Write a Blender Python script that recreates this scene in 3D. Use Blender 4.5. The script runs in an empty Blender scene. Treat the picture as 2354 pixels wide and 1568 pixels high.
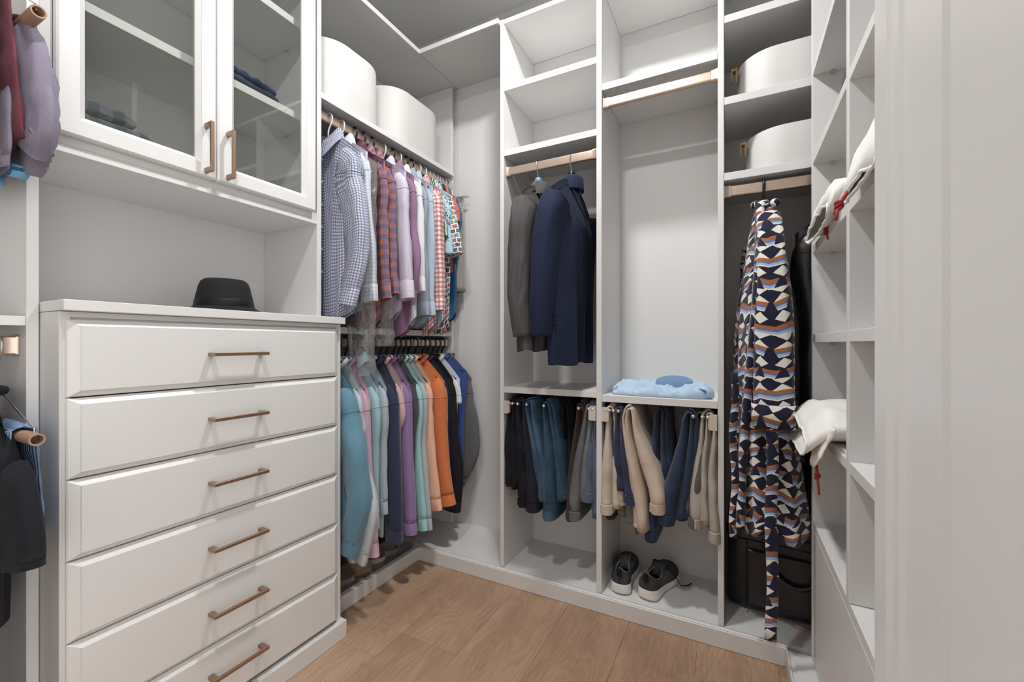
import bpy, bmesh, math, random
from mathutils import Vector, Matrix, noise
S = bpy.context.scene
COL = S.collection
PI = math.pi

# ---------------------------------------------------------------- camera
cam = bpy.data.cameras.new('camera'); CAM = bpy.data.objects.new('camera', cam); COL.objects.link(CAM)
CAM.location = (1.339, -1.622, 1.03); CAM.rotation_euler = (PI/2, 0, math.radians(27.347))
cam.sensor_width = 36; cam.lens = 36*990/2354; cam.shift_y = 6/2354
cam.clip_start = 0.01; S.camera = CAM

# ---------------------------------------------------------------- world, lights, exposure
W = bpy.data.worlds.new('added_ambient_fill'); S.world = W; W.use_nodes = True  # even ambient fill added to lift the room, let in through the doorway
W.node_tree.nodes['Background'].inputs[0].default_value = (1, 0.975, 0.95, 1)
W.node_tree.nodes['Background'].inputs[1].default_value = 2.4
def light(name, loc, power, size):
    l = bpy.data.lights.new(name, 'AREA'); l.shape = 'DISK'; l.size = size; l.energy = power; l.color = (1, .992, .98)
    o = bpy.data.objects.new(name, l); o.location = loc; COL.objects.link(o); return o
light('ceiling_lamp_light', (.80, -.46, 2.70), 16.5, .13)
light('ceiling_lamp_light', (.80, -1.42, 2.70), 11.5, .13)
S.view_settings.view_transform = 'Standard'; S.view_settings.look = 'None'
S.view_settings.exposure = 0.37; S.view_settings.gamma = 1; S.view_settings.use_curve_mapping = False
S.cycles.max_bounces = 10; S.cycles.diffuse_bounces = 6; S.cycles.transparent_max_bounces = 24
S.cycles.caustics_reflective = False; S.cycles.caustics_refractive = False

# ---------------------------------------------------------------- helpers
def lin(c):
    return tuple(((v/255)/12.92 if v/255 <= .04045 else ((v/255+.055)/1.055)**2.4) for v in c)
class NT:
    """thin wrapper to build node trees with expressions"""
    def __init__(s, m): s.t = m.node_tree; s.n = s.t.nodes; s.l = s.t.links
    def node(s, typ, **kw):
        n = s.n.new(typ)
        for k, v in kw.items(): setattr(n, k, v)
        return n
    def put(s, sock, v):
        if hasattr(v, 'node') or isinstance(v, bpy.types.NodeSocket): s.l.new(v, sock)
        elif v is not None:
            if isinstance(v, (tuple, list)) and len(v) == 3 and sock.type == 'RGBA': v = (*v, 1)
            sock.default_value = v
    def math(s, op, a, b=None, c=None):
        n = s.node('ShaderNodeMath', operation=op)
        for i, v in enumerate((a, b, c)):
            if v is not None: s.put(n.inputs[i], v)
        return n.outputs[0]
    def mix(s, f, a, b, blend='MIX'):
        n = s.node('ShaderNodeMix', data_type='RGBA', blend_type=blend)
        s.put(n.inputs[0], f); s.put(n.inputs[6], a); s.put(n.inputs[7], b); return n.outputs[2]
    def uv(s):
        n = s.node('ShaderNodeUVMap'); x = s.node('ShaderNodeSeparateXYZ'); s.l.new(n.outputs[0], x.inputs[0])
        return n.outputs[0], x.outputs[0], x.outputs[1]
    def coord(s, which='Object'):
        return s.node('ShaderNodeTexCoord').outputs[which]
    def scale(s, vec, sc):
        n = s.node('ShaderNodeMapping'); s.l.new(vec, n.inputs[0]); n.inputs['Scale'].default_value = sc; return n.outputs[0]
    def noise(s, vec, sc, det=2, rough=.5, out=0):
        n = s.node('ShaderNodeTexNoise'); n.inputs['Scale'].default_value = sc; n.inputs['Detail'].default_value = det
        n.inputs['Roughness'].default_value = rough
        if vec is not None: s.l.new(vec, n.inputs['Vector'])
        return n.outputs[out]
    def ramp(s, f, stops, interp='LINEAR'):
        n = s.node('ShaderNodeValToRGB'); r = n.color_ramp; r.interpolation = interp
        while len(r.elements) < len(stops): r.elements.new(.5)
        for e, (p, c) in zip(r.elements, stops): e.position = p; e.color = (*c, 1) if len(c) == 3 else c
        s.put(n.inputs[0], f); return n.outputs[0]
    def bump(s, h, strength=.2, dist=.002):
        n = s.node('ShaderNodeBump'); n.inputs['Strength'].default_value = strength; n.inputs['Distance'].default_value = dist
        s.l.new(h, n.inputs['Height']); return n.outputs[0]
def new_mat(name):
    m = bpy.data.materials.new(name); m.use_nodes = True
    t = NT(m); return m, t, t.n['Principled BSDF']
def plain(name, c, rough=.5, metal=0, spec=.5, bump=None, sheen=0):
    m, t, b = new_mat(name)
    b.inputs['Base Color'].default_value = (*lin(c), 1); b.inputs['Roughness'].default_value = rough
    b.inputs['Metallic'].default_value = metal; b.inputs['Specular IOR Level'].default_value = spec
    if sheen: b.inputs['Sheen Weight'].default_value = sheen
    if bump:
        sc, st, d = bump
        t.l.new(t.bump(t.noise(t.coord(), sc, 4), st, d), b.inputs['Normal'])
    return m
ABS = {}                                             # base of the units whose parts are written in room coordinates
class MB:
    """collects geometry; build() links it as one mesh object"""
    def __init__(s): s.v = []; s.f = []; s.uv = []
    def add(s, vs, fs, uvs=None):
        k = len(s.v); s.v += [tuple(v) for v in vs]; s.f += [tuple(i+k for i in f) for f in fs]
        s.uv += list(uvs) if uvs else [(v[0]+v[1], v[2]) for v in vs]
        return s
    def box(s, x0, x1, y0, y1, z0, z1, b=0):
        if x0 > x1: x0, x1 = x1, x0
        if y0 > y1: y0, y1 = y1, y0
        if z0 > z1: z0, z1 = z1, z0
        if not b:
            vs = [(x, y, z) for x in (x0, x1) for y in (y0, y1) for z in (z0, z1)]
            return s.add(vs, [(0,1,3,2),(4,6,7,5),(0,4,5,1),(2,3,7,6),(0,2,6,4),(1,5,7,3)])
        bm = bmesh.new(); bmesh.ops.create_cube(bm, size=1)
        for v in bm.verts:
            v.co = Vector(((x0+x1)/2+v.co.x*(x1-x0), (y0+y1)/2+v.co.y*(y1-y0), (z0+z1)/2+v.co.z*(z1-z0)))
        bmesh.ops.bevel(bm, geom=bm.edges[:], offset=b, segments=1, affect='EDGES')
        bm.verts.index_update()
        s.add([v.co[:] for v in bm.verts], [[v.index for v in f.verts] for f in bm.faces]); bm.free(); return s
    def loft(s, rings, close=True, cap0=False, cap1=False, vlen=None):
        n = len(rings[0]); vs = []; uvs = []; L = 0
        for i, r in enumerate(rings):
            if i: L += (Vector(r[0])-Vector(rings[i-1][0])).length
            u = 0
            for j, p in enumerate(r):
                if j: u += (Vector(p)-Vector(r[j-1])).length
                vs.append(p); uvs.append((u, L))
        fs = []
        for i in range(len(rings)-1):
            for j in range(n if close else n-1):
                a, b = i*n+j, i*n+(j+1) % n
                fs.append((a, b, b+n, a+n))
        if cap0: fs.append(tuple(range(n))[::-1])
        if cap1: fs.append(tuple(range((len(rings)-1)*n, len(rings)*n)))
        return s.add(vs, fs, uvs)
    def tube(s, pts, r, n=8, cap=True, flat=1.0):
        pts = [Vector(p) for p in pts]; rings = []; up = None
        for i, p in enumerate(pts):
            d = (pts[min(i+1, len(pts)-1)]-pts[max(i-1, 0)]).normalized()
            if up is None: up = d.orthogonal().normalized()
            up = (up - d*up.dot(d)).normalized(); sd = d.cross(up)
            rr = r[i] if isinstance(r, (list, tuple)) else r
            rings.append([p+up*math.cos(a)*rr+sd*math.sin(a)*rr*flat for a in (2*PI*k/n for k in range(n))])
        return s.loft(rings, True, cap, cap)
    def prism(s, poly, axis, a, b):
        """poly: 2D points; extruded along axis ('x','y','z') from a to b"""
        def P(p, t):
            return {'x': (t, p[0], p[1]), 'y': (p[0], t, p[1]), 'z': (p[0], p[1], t)}[axis]
        n = len(poly); vs = [P(p, a) for p in poly]+[P(p, b) for p in poly]
        return s.add(vs, [tuple(range(n))[::-1], tuple(range(n, 2*n))]+[(i, (i+1) % n, n+(i+1) % n, n+i) for i in range(n)])
    def build(s, name, m, parent=None, smooth=False, label=None, at=None, kind=None, thick=0, sub=0):
        me = bpy.data.meshes.new(name); o = bpy.data.objects.new(name, me)
        off = Vector((0, 0, 0))
        if at is not None: off = Vector(at)
        elif parent is not None and parent.name in ABS: off = Vector(ABS[parent.name]); ABS[o.name] = ABS[parent.name]
        me.from_pydata([(v[0]-off.x, v[1]-off.y, v[2]-off.z) for v in s.v], [], s.f)
        ul = me.uv_layers.new(name='UVMap')
        idx = [0]*len(me.loops); me.loops.foreach_get('vertex_index', idx)
        flat = []
        for i in idx: flat += s.uv[i][:2]
        ul.data.foreach_set('uv', flat)
        bm = bmesh.new(); bm.from_mesh(me)
        if thick == 0: bmesh.ops.recalc_face_normals(bm, faces=bm.faces[:])
        bm.to_mesh(me); bm.free()
        me.materials.append(m)
        if smooth:
            me.polygons.foreach_set('use_smooth', [True]*len(me.polygons))
            if smooth != 1: me.set_sharp_from_angle(angle=math.radians(smooth))
        COL.objects.link(o)
        if at is not None: o.location = at
        if parent is not None:
            o.parent = parent
        if label: o['label'] = label
        if kind: o['kind'] = kind
        if thick:
            md = o.modifiers.new('thickness', 'SOLIDIFY'); md.thickness = thick; md.offset = 0
        if sub:
            md = o.modifiers.new('smooth', 'SUBSURF'); md.levels = sub; md.render_levels = sub
        return o
def tag(o, label, cat, group=None):
    o['label'] = label; o['category'] = cat
    if group: o['group'] = group
    return o
def thing(name, label, cat, loc=(0, 0, 0), rz=0, group=None, rot=None):
    """an Empty at the base; parts given in its local space"""
    o = bpy.data.objects.new(name, None); o.empty_display_size = .05; COL.objects.link(o)
    o.location = loc; o.rotation_euler = rot or (0, 0, rz); return tag(o, label, cat, group)
def unit(name, label, cat, base, group=None):
    """an Empty whose parts are written in room coordinates"""
    o = thing(name, label, cat, base, 0, group); ABS[o.name] = base; return o
def struct(o): o['kind'] = 'structure'; return o

# ---------------------------------------------------------------- materials of the fittings
def melamine(name, c, rough=.42):
    m, t, b = new_mat(name)
    n = t.noise(t.scale(t.coord(), (1, 1, 1)), 900, 2)
    t.l.new(t.mix(.03, lin(c), t.ramp(n, [(0, lin(c)), (1, (1, 1, 1))])), b.inputs['Base Color'])
    b.inputs['Roughness'].default_value = rough
    t.l.new(t.bump(n, .04, .0004), b.inputs['Normal']); return m
WHITE = melamine('white_melamine', (217, 216.5, 215.5))
DOORW = melamine('white_lacquer', (220, 219.5, 218.5), .35)
PAINT = plain('white_wall_paint', (212, 211.5, 210.5), .7, bump=(350, .06, .0006))
CEIL_AND_SHADE = plain('ceiling_paint_and_panel_shade', (204, 204, 202), .85, bump=(260, .08, .001))
def brushed(name, c, rough=.34, axis=(1, 1, 60)):
    m, t, b = new_mat(name)
    n = t.noise(t.scale(t.coord(), axis), 30, 2)
    t.l.new(t.mix(n, lin(c), lin(tuple(min(255, v*1.12) for v in c))), b.inputs['Base Color'])
    b.inputs['Metallic'].default_value = .85; b.inputs['Roughness'].default_value = rough; return m
BRONZE = brushed('champagne_bronze', (194, 174, 160))
PULL = brushed('brushed_bronze_pull', (156, 130, 110), .38)
CHROME = plain('chrome', (215, 215, 215), .15, 1)
PEARL = plain('satin_nickel', (222, 212, 202), .25, .9)
BLACKP = plain('black_plastic', (22, 22, 24), .35)
WHITEP = plain('white_plastic', (232, 232, 232), .4)
RED = plain('red_cord', (170, 58, 56), .8, bump=(900, .5, .001))
def glass(name, tint, base=.05, spread=.55, rough=.0, bumpy=None, haze=0):
    m, t, b = new_mat(name); t.n.remove(b)
    out = t.n['Material Output']
    tr = t.node('ShaderNodeBsdfTransparent'); tr.inputs[0].default_value = (*tint, 1)
    gl = t.node('ShaderNodeBsdfGlossy'); gl.inputs['Roughness'].default_value = rough
    lw = t.node('ShaderNodeLayerWeight'); lw.inputs[0].default_value = .5
    f = t.math('MULTIPLY_ADD', t.math('POWER', lw.outputs['Facing'], 3.0), spread, base)
    if bumpy:
        nv = t.bump(t.noise(t.scale(t.coord(), (1, 1, .55)), bumpy[0], 3, .6), 1.0, bumpy[1])
        t.l.new(nv, gl.inputs['Normal']); t.l.new(nv, lw.inputs['Normal'])
    mx = t.node('ShaderNodeMixShader'); t.l.new(f, mx.inputs[0]); t.l.new(tr.outputs[0], mx.inputs[1]); t.l.new(gl.outputs[0], mx.inputs[2])
    last = mx.outputs[0]
    if haze:
        df = t.node('ShaderNodeBsdfDiffuse'); df.inputs[0].default_value = (.9, .9, .9, 1)
        m2 = t.node('ShaderNodeMixShader'); m2.inputs[0].default_value = haze; t.l.new(last, m2.inputs[1]); t.l.new(df.outputs[0], m2.inputs[2]); last = m2.outputs[0]
    t.l.new(last, out.inputs[0]); return m
GLASS = glass('cabinet_glass', (.90, .91, .90), .035, .6)
POLY = glass('garment_bag_film', (.93, .93, .93), .07, .55, .10, (30, .03), .10)
ACRYL = glass('clear_box_plastic', (.80, .80, .82), .05, .5, .04)
CLEARP = glass('clear_hanger_plastic', (.93, .94, .95), .12, .6, .05, None, .22)

# ---------------------------------------------------------------- room shell
def wood():
    m, t, b = new_mat('oak_plank')
    oi = t.node('ShaderNodeObjectInfo'); rnd = oi.outputs['Random']
    co = t.coord()
    sh = t.node('ShaderNodeVectorMath', operation='ADD'); t.l.new(co, sh.inputs[0])
    cmb = t.node('ShaderNodeCombineXYZ'); t.put(cmb.inputs[0], t.math('MULTIPLY', rnd, 7.3)); t.put(cmb.inputs[1], t.math('MULTIPLY', rnd, 31.7))
    t.l.new(cmb.outputs[0], sh.inputs[1]); v = sh.outputs[0]
    warp = t.noise(t.scale(v, (2.6, .9, 1)), 1.6, 2)                       # broad cathedral figure
    sx = t.node('ShaderNodeSeparateXYZ'); t.l.new(v, sx.inputs[0])
    rings = t.math('SINE', t.math('MULTIPLY', t.math('ADD', t.math('MULTIPLY', warp, 2.4), t.math('MULTIPLY', sx.outputs[0], 1.5)), 60))
    fine = t.noise(t.scale(v, (260, 9, 1)), 1, 3, .6)
    broad = t.noise(t.scale(v, (9, 1.6, 1)), 1, 3)
    g = t.math('ADD', t.math('MULTIPLY', rings, .035), t.math('ADD', t.math('MULTIPLY', fine, .55), t.math('MULTIPLY', broad, .55)))
    g = t.math('ADD', g, t.math('MULTIPLY', t.math('SUBTRACT', rnd, .5), .13))
    c = t.ramp(g, [(.25, lin((134, 106, 85))), (.5, lin((164, 132, 107))), (.78, lin((188, 158, 133)))])
    vo = t.node('ShaderNodeTexVoronoi'); vo.inputs['Scale'].default_value = 1; t.l.new(t.scale(v, (3.1, 1.35, 1)), vo.inputs['Vector'])
    kn = t.ramp(vo.outputs['Distance'], [(.0, (.12, .09, .07)), (.022, (.22, .17, .13)), (.045, (.82, .8, .78)), (.09, (1, 1, 1))])
    t.l.new(t.mix(1, c, kn, 'MULTIPLY'), b.inputs['Base Color'])
    b.inputs['Roughness'].default_value = .5
    t.l.new(t.bump(fine, .12, .0008), b.inputs['Normal']); return m
WOOD = wood()
FL = struct(MB().box(-.36, 1.9, -2.4, .36, -.05, -.006).build('floor', plain('floor_underlay', (70, 52, 40), .8)))
random.seed(5)
seams = [-.183, .052, .287, .522, .757, .992, 1.227, 1.462, 1.70]
ends = {0: [-1.1], 1: [-1.75, -.571], 2: [-.441, -1.95], 3: [-1.2], 4: [-1.62, -.9], 5: [-1.35], 6: [-.8, -2.0], 7: [-1.5]}
for i in range(8):
    ys = [0.02]+sorted(ends[i], reverse=True)+[-2.36]
    for a, b_ in zip(ys[:-1], ys[1:]):
        x0, x1 = seams[i]+.0003, seams[i+1]-.0003
        at = ((x0+x1)/2, (a+b_)/2, 0)
        MB().box(x0, x1, b_+.0003, a-.0003, -.006, random.uniform(-.0003, 0), .0006).build('plank', WOOD, FL, at=at)
BY, LX = .335, -.335                              # back wall, left wall
struct(MB().box(-.45, 2.0, BY, BY+.08, 0, 2.74).build('wall_back', PAINT))
struct(MB().box(LX-.08, LX, -2.4, BY, 0, 2.74).build('wall_left', PAINT))
struct(MB().box(-.45, 1.6, -2.44, -2.36, 0, 2.74).build('wall_front', PAINT))
struct(MB().box(-.45, 2.0, -2.44, BY+.08, 2.74, 2.80).build('ceiling', CEIL_AND_SHADE))
wr = MB().box(1.875, 1.95, -1.2, BY, 0, 2.74).box(1.462, 1.95, -1.26, -1.131, 0, 2.74)
wr.box(1.462, 1.58, -1.50, -1.26, 0, 2.74).box(1.462, 1.58, -2.2, -1.50, 2.06, 2.74).box(1.462, 1.58, -2.44, -2.2, 0, 2.74)
struct(wr.build('wall_right', PAINT))
# stepped casing of the doorway the camera looks past
prof = [(1.462, -1.131), (1.4505, -1.131), (1.449, -1.136), (1.449, -1.168), (1.4515, -1.172), (1.4515, -1.186), (1.4485, -1.190), (1.4485, -1.2), (1.451, -1.204), (1.451, -1.25),
        (1.448, -1.256), (1.448, -1.278), (1.453, -1.284), (1.453, -1.296), (1.444, -1.302), (1.444, -1.50), (1.462, -1.50)]
struct(MB().prism(prof, 'z', 0, 2.12).build('door_1', DOORW))
struct(MB().box(1.444, 1.462, -2.3, -1.131, 2.06, 2.16, .002).build('trim_1', DOORW))
struct(MB().box(1.444, 1.462, -2.3, -2.2, 0, 2.06, .002).build('trim_2', DOORW))
for i, y in enumerate((-.46, -1.42)):
    t = thing('ceiling_light', ('round recessed ceiling light over the far end of the room' if i == 0 else 'round recessed ceiling light over the near end of the room'), 'light', (.80, y, 2.74), group='ceiling lights')
    ring = []
    for r, z in ((.068, -.001), (.07, -.012), (.086, -.010), (.09, 0)):
        ring.append([(r*math.cos(a), r*math.sin(a), z) for a in (2*PI*k/32 for k in range(32))])
    MB().loft(ring).build('trim_ring', WHITEP, t, 30)
    MB().loft([[(.068*math.cos(a), .068*math.sin(a), -.001) for a in (2*PI*k/32 for k in range(32))], [(.01*math.cos(a), .01*math.sin(a), -.001) for a in (2*PI*k/32 for k in range(32))]], cap1=True).build('diffuser', plain('lamp_diffuser', (240, 238, 232), .5), t)

# ---------------------------------------------------------------- fitted units
T = .019
def rod(parent, a, b, axis, h=.036, w=.018):
    """oval wardrobe rod with end flanges (part of its unit)"""
    a, b = Vector(a), Vector(b); m = MB(); fl = []
    pr = []
    for k in range(24):
        an = 2*PI*k/24; cx_, cz_ = math.cos(an), math.sin(an)
        ex = w/2*math.copysign(abs(cx_)**.30, cx_); ez = h/2*math.copysign(abs(cz_)**.34, cz_)
        pr.append((ex, ez))
    def ring(p, s): return [(p.x+e*s, p.y, p.z+z*s) if axis == 'y' else (p.x, p.y+e*s, p.z+z*s) for e, z in pr]
    m.loft([ring(a, 1), ring(b, 1)], True, True, True)
    o = m.build('closet_rod', BRONZE, parent, 35)
    d = (b-a).normalized()
    for p, sg in ((a, 1), (b, -1)):
        f = MB().loft([ring(p, 1.28), ring(p+d*sg*.004, 1.28), ring(p+d*sg*.006, 1.14), ring(p+d*sg*.022, 1.14), ring(p+d*sg*.023, 1.0)], True, True, True)
        f.build('flange', BRONZE, o, 35)
    return o

# corner and back run of shelving
bk = unit('shelving_unit', 'white open shelving along the back wall with four bays, deck and plinth', 'shelving', (.9, .17, 0))
MB().box(LX, 1.49, .0, .02, 0, .055, .002).box(LX, 1.87, .02, BY, .03, .060).build('deck', WHITE, bk)
MB().box(0.0, 1.487, -.006, .0, .0, .061, .002).build('plinth', WHITE, bk)
MB().box(.0, 1.49, .001, .013, .055, .0645, .003).build('cove_strip', WHITE, bk)
MB().box(-.0, 1.87, BY-.006, BY-.0005, .06, 2.417).build('back_panel', WHITE, bk)
PX = [(.432, .450), (.860, .881), (1.287, 1.306)]
for x0, x1 in PX: MB().box(x0, x1, .02, BY-.007, .061, 2.437, .0008).build('upright_panel', WHITE, bk)
MB().box(-.0, .431, .006, BY-.007, 2.417, 2.436).build('shaded_top_panel', CEIL_AND_SHADE, bk); MB().box(-.0, .4315, .002, .006, 2.416, 2.4365).build('edge_strip', WHITE, bk)  # top panel greyed to put its underside shade into the colour; edge stays white
for a, b_ in ((.4505, .8595), (.8815, 1.2865), (1.3065, 1.865)):
    MB().box(a, b_, .021, BY-.007, 2.417, 2.436, .0008).build('top_panel', WHITE, bk)
def shelf(x0, x1, zb, th=.026): return MB().box(x0, x1, .022, BY-.007, zb, zb+th, .0008).build('shelf', WHITE, bk)
for z in (2.125, 1.843): shelf(.4505, .8595, z)
shelf(.4505, .8595, .818)
shelf(.8815, 1.2865, 2.012); shelf(.8815, 1.2865, .805)
for z in (2.127, 1.847, 1.588): shelf(1.3065, 1.865, z)
rod(bk, (.4505, .05, 1.782), (.8595, .05, 1.782), 'x'); rod(bk, (.8815, .05, 1.972), (1.2865, .05, 1.972), 'x'); rod(bk, (1.3065, .05, 1.556), (1.865, .05, 1.556), 'x')

# hanging section between dresser and corner
hg = unit('hanging_unit', 'white double hanging section with two rods left of the corner', 'shelving', (-.17, -.1, 0))
MB().box(LX, -.02, -.545, -.0005, .03, .060).box(-.02, 0, -.545, -.0005, .0, .055, .002).build('deck', WHITE, hg)
MB().box(-.004, .003, -.545, -.004, 0, .061, .002).build('plinth', WHITE, hg)
MB().box(LX+.0005, LX+.006, -.545, .294, .06, 2.417).build('back_panel', WHITE, hg)
MB().box(LX+.007, -.02, .295, .314, .061, 2.416, .0008).build('upright_panel', WHITE, hg)
MB().box(LX+.007, -.02, -.5445, .2945, 1.069, 1.095, .0008).build('shelf', WHITE, hg)
MB().box(LX+.007, -.003, -.5445, .2945, 1.929, 1.950, .0008).build('shelf', WHITE, hg)
MB().box(LX+.007, -.003, -.5445, .328, 2.417, 2.436).build('shaded_top_panel', CEIL_AND_SHADE, hg); MB().box(-.003, .001, -.5445, .006, 2.416, 2.4365).build('edge_strip', WHITE, hg)  # same greyed top panel: shade of the underside is in its colour
rod(hg, (-.05, -.5445, 1.893), (-.05, .2945, 1.893), 'y'); rod(hg, (-.05, -.5445, 1.034), (-.05, .2945, 1.034), 'y')

# near hanging section at the left edge
nh = unit('hanging_unit', 'white hanging section at the far left of the frame beside the dresser', 'shelving', (-.17, -1.8, 0))
MB().box(LX, 0, -2.35, -1.2835, .0, .060).build('deck', WHITE, nh)
MB().box(LX+.0005, LX+.006, -2.35, -1.2835, .06, 2.417).build('back_panel', WHITE, nh)
MB().box(LX+.007, -.0, -1.2830, -1.264, .0, 2.416, .0008).build('upright_panel', WHITE, nh)
MB().box(LX+.007, -.0, -2.30, -1.2835, 1.068, 1.088, .0008).build('shelf', WHITE, nh)
MB().box(LX+.007, -.0, -2.30, -1.2835, 2.25, 2.27, .0008).build('shelf', WHITE, nh)
rod(nh, (-.05, -2.30, 1.026), (-.05, -1.2835, 1.026), 'y'); rod(nh, (-.05, -2.30, 1.893), (-.05, -1.2835, 1.893), 'y')

# dresser
dr = unit('dresser', 'white six-drawer dresser with bronze bar pulls under the hat', 'dresser', (-.1, -.91, 0))
MB().box(LX+.007, .100, -1.262, -1.2445, .0, 1.0975, .0008).build('side_panel', WHITE, dr)
MB().box(LX+.007, .100, -.5645, -.547, .0, 1.0975, .0008).build('side_panel', WHITE, dr)
MB().box(LX+.007, .090, -1.244, -.565, 1.080, 1.0975).box(LX+.007, .098, -1.244, -.565, 1.086, 1.0975).build('top_rail', WHITE, dr)
MB().box(LX+.007, LX+.02, -1.244, -.565, .06, 1.08).box(-.3, .085, -1.244, -.565, .03, .06).build('carcass', WHITE, dr)
MB().box(.100, .127, -1.262, -.543, 0, .061, .002).box(.0, .1, -.5465, -.543, 0, .061).build('plinth', WHITE, dr)
Z = [1.082, .9165, .745, .5745, .4035, .230, .066]
hz = [1.002, .832, .664, .493, .322, .157]
for k in range(6):
    z1, z0 = Z[k]-.0015, Z[k+1]+.0015; y0, y1 = -1.2535, -.5665
    def rr(x, i): return [(x, y0+i*1.25, z0+i*.8), (x, y1-i*1.25, z0+i*.8), (x, y1-i*1.25, z1-i*.8), (x, y0+i*1.25, z1-i*.8)]
    o = MB().loft([rr(.0875, 0), rr(.1065, 0), rr(.1085, .002), rr(.1165, .0155), rr(.1185, .0165), rr(.1185, .0175)], True, True, True).build('drawer', DOORW, dr)
    h = MB().box(.1435, .1515, -.989, -.842, hz[k]-.0045, hz[k]+.0045, .0008)
    for y in (-.982, -.849): h.box(.1175, .1440, y-.0065, y+.0065, hz[k]-.0045, hz[k]+.0045, .0006)
    h.build('handle', PULL, o, label='bronze bar handle')
ct = MB().box(LX+.007, .126, -1.2625, -.556, 1.0985, 1.121, .0012).box(.0, .126, -.5565, -.549, 1.0985, 1.121)
tag(ct.build('countertop', DOORW), 'white countertop on the dresser under the black hat', 'countertop')

# glazed wall cabinet with the open niche below it
uc = unit('wall_cabinet', 'white wall cabinet with two glass doors above the countertop', 'cabinet', (-.17, -.91, 1.46))
MB().box(LX+.007, .0, -.5645, -.546, 1.1215, 2.4165, .0008).build('side_panel', WHITE, uc)
MB().box(LX+.007, -.004, -1.2625, -1.2445, 1.4795, 2.4165, .0008).build('side_panel', WHITE, uc)
MB().box(-.318, -.306, -1.263, -.565, 1.1215, 2.4165).build('back_panel', WHITE, uc)
MB().box(-.305, .0, -1.263, -.565, 1.461, 1.479, .0008).build('bottom_panel', WHITE, uc)
MB().box(-.02, -.0015, -1.244, -.565, 1.4795, 1.5005).build('bottom_rail', WHITE, uc)
MB().box(-.02, -.004, -1.2440, -1.243, 1.497, 2.4).box(-.06, -.0045, -.925, -.9, 1.4975, 2.394).build('mullion', WHITE, uc)
for z in (1.817, 2.141): MB().box(-.305, -.024, -1.244, -.565, z, z+.024, .0008).build('shelf', WHITE, uc)
for z in (1.806, 2.130):
    for y in (-.567,): MB().tube([(-.16, y, z), (-.16, y-.012, z)], .0035, 8).build('shelf_pin', PEARL, uc)
MB().box(-.305, .0, -1.263, -.565, 2.395, 2.416).build('top_panel', WHITE, uc)
for (y0, y1, hy) in ((-1.2425, -.9145, -.942), (-.9105, -.5835, -.884)):
    z0, z1, fw = 1.499, 2.392, .050
    rect = lambda x, i: [(x, y0+i, z0+i), (x, y1-i, z0+i), (x, y1-i, z1-i), (x, y0+i, z1-i)]
    d = MB().loft([rect(.0, 0), rect(.0165, 0), rect(.020, .004), rect(.020, fw-.012), rect(.0185, fw-.011), rect(.008, fw), rect(.0, fw), rect(.0, 0)]).build('door', DOORW, uc)
    MB().box(.003, .007, y0+fw-.002, y1-fw+.002, z0+fw-.002, z1-fw+.002).build('glass_pane', GLASS, d, label='clear glass pane')
    h = MB().box(.046, .054, hy-.0045, hy+.0045, 1.509, 1.648, .0008)
    for z in (1.516, 1.641): h.box(.0195, .0465, hy-.0045, hy+.0045, z-.0065, z+.0065, .0006)
    h.build('handle', PULL, d, label='bronze bar handle')
tp = MB().box(LX+.007, -.001, -1.2640, -.5455, 2.417, 2.436)
tp.build('top_panel', WHITE, uc)

# shoe shelves on the right
sh = unit('shoe_shelf_unit', 'white shoe shelving on the right wall with square cells', 'shelving', (1.7, -.5, 0))
for y0, y1 in ((-.030, -.008), (-.504, -.480), (-.975, -.951)): MB().box(1.55, 1.868, y0, y1, .489 if y0 < -.4 else .0, 2.437, .0008).build('upright_panel', WHITE, sh)
MB().box(1.868, 1.874, -1.13, -.03, 0, 2.437).build('back_panel', WHITE, sh)
MB().box(1.552, 1.867, -1.13, -.0305, .463, .488, .0008).build('shelf', WHITE, sh)
for a, b_ in ((-.4795, -.0305), (-.9505, -.5045)):
    for z in (2.122, 1.848, 1.577, 1.305, 1.034, .760):
        MB().box(1.551, 1.867, a, b_, z, z+.024, .0008).build('shelf', WHITE, sh)
        for x in (1.60,):
            for y, sg in ((b_, -1), ):
                p = MB().tube([(x, y, z-.004), (x, y+sg*.009, z-.004)], .0042, 8); p.tube([(x, y+sg*.009, z-.004), (x, y+sg*.010, z-.004)], .006, 8)
                p.build('shelf_pin', PEARL, sh)
MB().box(1.552, 1.567, -1.13, -.0305, .062, .462, .001).build('closed_front', WHITE, sh)
MB().box(1.49, 1.552, -1.13, .0, .0, .055, .002).box(1.502, 1.868, -1.13, -.031, .03, .060).build('deck', WHITE, sh)
MB().box(1.484, 1.49, -1.13, -.006, 0, .061, .002).build('plinth', WHITE, sh)

# ================================================================ cloth
def mute(c, k=.14):
    g = .3*c[0]+.59*c[1]+.11*c[2]; return tuple(v+(g-v)*k for v in c)
def cloth(name, c, rough=.9, grain=700, st=.25, heather=0, sheen=.15):
    m, t, b = new_mat(name)
    c = mute(c); n = t.noise(t.coord(), grain, 2)
    if max(c) < 70: sheen = .02
    col = lin(c)
    if heather:
        n2 = t.noise(t.coord(), grain*.6, 3)
        colr = t.mix(t.math('MULTIPLY', n2, heather), lin(tuple(min(255, v*1.16) for v in c)), lin(tuple(v*.72 for v in c)))
        t.l.new(colr, b.inputs['Base Color'])
    else: b.inputs['Base Color'].default_value = (*col, 1)
    b.inputs['Roughness'].default_value = rough; b.inputs['Specular IOR Level'].default_value = .25
    b.inputs['Sheen Weight'].default_value = sheen; b.inputs['Sheen Roughness'].default_value = .5
    t.l.new(t.bump(n, st, .0007), b.inputs['Normal']); return m
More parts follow.
